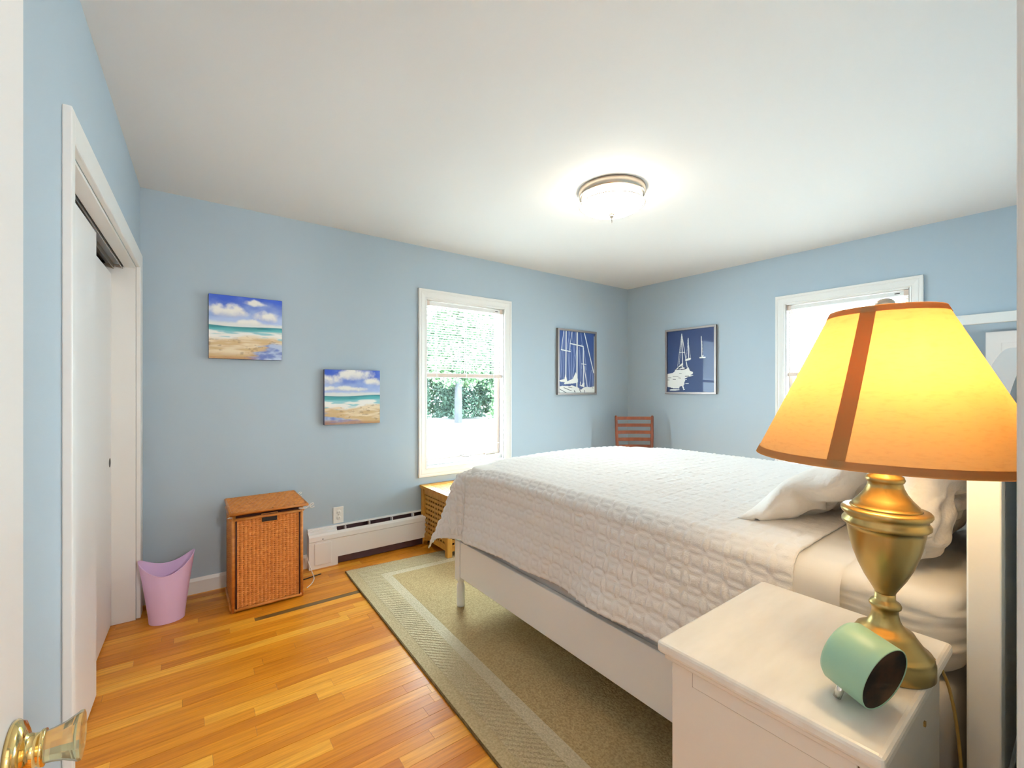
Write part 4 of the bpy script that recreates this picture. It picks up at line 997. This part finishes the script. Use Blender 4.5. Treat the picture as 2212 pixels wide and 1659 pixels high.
ld_ = boxes('lid', [(-.008, SW + .008, -.010, .052, SH, SH + .022), (-.008, SW + .008, SD - .052, SD + .006, SH, SH + .022), (-.008, .052, .052, SD - .052, SH, SH + .022), (SW - .052, SW + .008, .052, SD - .052, SH, SH + .022)], 'acacia', st)
bm = bmesh.new(); lw, lh = SW - .10, SD - .10; nx, ny = 11, 10
for i in range(nx + 1):
    x = .05 + lw * i / nx; bx(bm, x - .0105, x + .0105, .05, .05 + lh, SH + .006, SH + .013)
for j in range(ny + 1):
    y = .05 + lh * j / ny; bx(bm, .05, .05 + lw, y - .0105, y + .0105, SH + .012, SH + .019)
from_bm('lid_lattice', bm, 'acacia', ld_)

# ------------------------------------------------------------------ ladder back chair in the corner
ch = tag(empty('ladder_back_chair', (3.80, 2.94, 0), R(53.35 - 90)), 'brown wooden ladder back chair in the far corner', 'chair')
# local x to the viewer's right, y away from the viewer (towards the corner)
for s in (-1, 1):
    tube('back_post', [(s * 0.168, -0.035, 0.0), (s * 0.176, 0.0, 0.45), (s * 0.186, 0.012, 0.75), (s * 0.192, 0.022, 0.962), (s * 0.192, 0.023, 0.972)], [0.015, 0.017, 0.016, 0.014, 0.008], 'teak', ch, n=12)
    tube('front_leg', [(s * 0.205, -0.42, 0.0), (s * 0.205, -0.415, 0.44)], [0.013, 0.018], 'teak', ch, n=12)
    tube('side_stretcher', [(s * 0.175, -0.03, 0.20), (s * 0.203, -0.415, 0.20)], 0.009, 'teak', ch, n=8)
for k, z in enumerate((0.944, 0.870, 0.796, 0.722, 0.648)):
    hw = 0.190 - 0.004 * k; A_ = np.linspace(-1, 1, 13)
    yb = 0.020 - .003 * k
    P = [(a * hw, yb + 0.020 * (1 - a * a)) for a in A_]
    bm = bmesh.new(); lo, hi = [], []
    for (x, y) in P:
        q_ = [bm.verts.new((x, y + dy, z + dz)) for dy, dz in ((-.006, -.017), (.006, -.017), (.006, .017), (-.006, .017))]; lo.append(q_)
    for a, b in zip(lo, lo[1:]):
        for i in range(4): bm.faces.new((a[i], a[(i + 1) % 4], b[(i + 1) % 4], b[i]))
    bm.faces.new(lo[0][::-1]); bm.faces.new(lo[-1])
    from_bm('back_slat', bm, 'teak', ch)
box('seat', (-0.215, 0.215, -0.435, -0.005, 0.435, 0.465), 'teak', ch, bev=0.01)
tube('front_stretcher', [(-0.2, -0.417, 0.25), (0.2, -0.417, 0.25)], 0.009, 'teak', ch, n=8)

# ------------------------------------------------------------------ outside
G = -0.45
tag(boxes('ground', [(-4, 60, 3.6, 60, G - .2, G), (4.45, 60, -30, 3.6, G - .2, G)], 'pale_ground'), 'pale sunlit paving outside the windows', 'ground', kind='structure')
def tree(x, y, h_, rx, ry, n, leafm, label, seed, trunk_r=0.16, low=0.3):
    g = np.random.default_rng(seed); t = tag(empty('garden_tree', (x, y, G)), label, 'tree', 'trees beyond the paving')
    pts = [(0, 0, 0), (0.05 * g.normal(), 0.05 * g.normal(), h_ * .3), (.12 * g.normal(), .1 * g.normal(), h_ * .6), (.15 * g.normal(), .1 * g.normal(), h_ * .9)]
    tube('trunk', pts, [trunk_r, trunk_r * .85, trunk_r * .6, trunk_r * .2], 'bark', t, n=10)
    nb = n // 30
    zz = low + (h_ - low) * g.random(nb); k = np.sqrt(np.clip(1 - ((zz - low) / (h_ - low) * 1.05 - .25) ** 2, .1, 1)) * .86
    a = g.random(nb) * 2 * np.pi; q_ = np.sqrt(g.random(nb)) * k
    ctr = np.stack([q_ * np.cos(a) * rx, q_ * np.sin(a) * ry, zz], 1)
    p = ctr[g.integers(0, nb, n)] + np.clip(g.normal(size=(n, 3)), -2, 2) * 0.17
    rad = np.maximum(np.hypot(p[:, 0] / (rx - .12), p[:, 1] / (ry - .12)), 1); p[:, 0] /= rad; p[:, 1] /= rad; p[:, 2] = np.maximum(p[:, 2], .12)
    sz = g.uniform(.045, .105, n); d1 = g.normal(size=(n, 3)); d1 /= np.linalg.norm(d1, axis=1)[:, None]
    nn = g.normal(size=(n, 3)) + np.array([0, -.6, .7]); d2 = np.cross(nn, d1); d2 /= np.linalg.norm(d2, axis=1)[:, None]
    a = p + d1 * sz[:, None] * 1.1; b = p + d2 * sz[:, None] * .7; c = p - d1 * sz[:, None] * 1.1; d = p - d2 * sz[:, None] * .7
    Vv = np.stack([a, b, c, d], 1).reshape(-1, 3)
    me = bpy.data.meshes.new('crown'); me.vertices.add(4 * n); me.vertices.foreach_set('co', Vv.ravel().astype(np.float32))
    me.loops.add(4 * n); me.loops.foreach_set('vertex_index', np.arange(4 * n, dtype=np.int32)); me.polygons.add(n); me.polygons.foreach_set('loop_start', np.arange(0, 4 * n, 4, dtype=np.int32))
    me.update(calc_edges=True)
    link('crown', me, leafm, t)
spec = [(7.4, 19.4, 8.6, 1.78, 'leaf', .15, .17, 'leafy light green tree left of the window view, nearer row'), (11.05, 19.4, 9.4, 1.80, 'leaf', 2.0, .20, 'light green tree with a bare pale trunk in the window view'), (14.7, 19.4, 8.8, 1.80, 'leaf', .15, .17, 'leafy light green tree at the right of the window view, nearer row'), (18.35, 19.4, 8.6, 1.78, 'leaf', .15, .17, 'leafy light green tree furthest right, nearer row'),
        (9.2, 22.4, 10.4, 1.80, 'leaf_dark', .15, .20, 'dark green tree at the left of the window view, further row'), (12.9, 22.4, 10.8, 1.82, 'leaf_dark', .15, .20, 'dark green tree in the middle of the window view, further row'), (16.6, 22.4, 10.4, 1.80, 'leaf_dark', .15, .20, 'dark green tree at the right of the window view, further row')]
spec += [(9.6, 25.4, 6.2, 1.9, 'leaf', .1, .1, 'rounded green shrub behind the trees, left in the window view'), (13.5, 25.4, 6.2, 1.9, 'leaf', .1, .1, 'rounded green shrub behind the trees, middle of the window view'), (17.4, 25.4, 6.2, 1.9, 'leaf', .1, .1, 'rounded green shrub behind the trees, right in the window view')]
for k, (x, y, h_, rx, lm, low, tr_, lb) in enumerate(spec):
    tree(x, y, h_, rx, 1.35, 20000, lm, lb, 100 + k, trunk_r=tr_, low=low)
# neighbouring house outside the right window
nh = tag(empty('neighbour_house', (11.5, -3.0, G)), 'white clapboard house seen through the window behind the lamp', 'house')
bm = bmesh.new()
for k in range(38):
    z = k * 0.13; vs = [bm.verts.new(p) for p in ((0, 0, z), (0, 12, z), (0.022, 12, z + .13), (0.022, 0, z + .13))]; bm.faces.new(vs)
    vs2 = [bm.verts.new(p) for p in ((0, 0, z), (0.022, 0, z), (0.022, 12, z), (0, 12, z))]; bm.faces.new(vs2)
from_bm('clapboards', bm, 'siding_white', nh)
box('house_wall', (0.03, 4, 0, 12, 0, 4.94), 'siding_white', nh)
box('roof_eave', (-0.5, 4.4, -0.4, 12.4, 4.94, 5.10), 'roof_grey', nh)
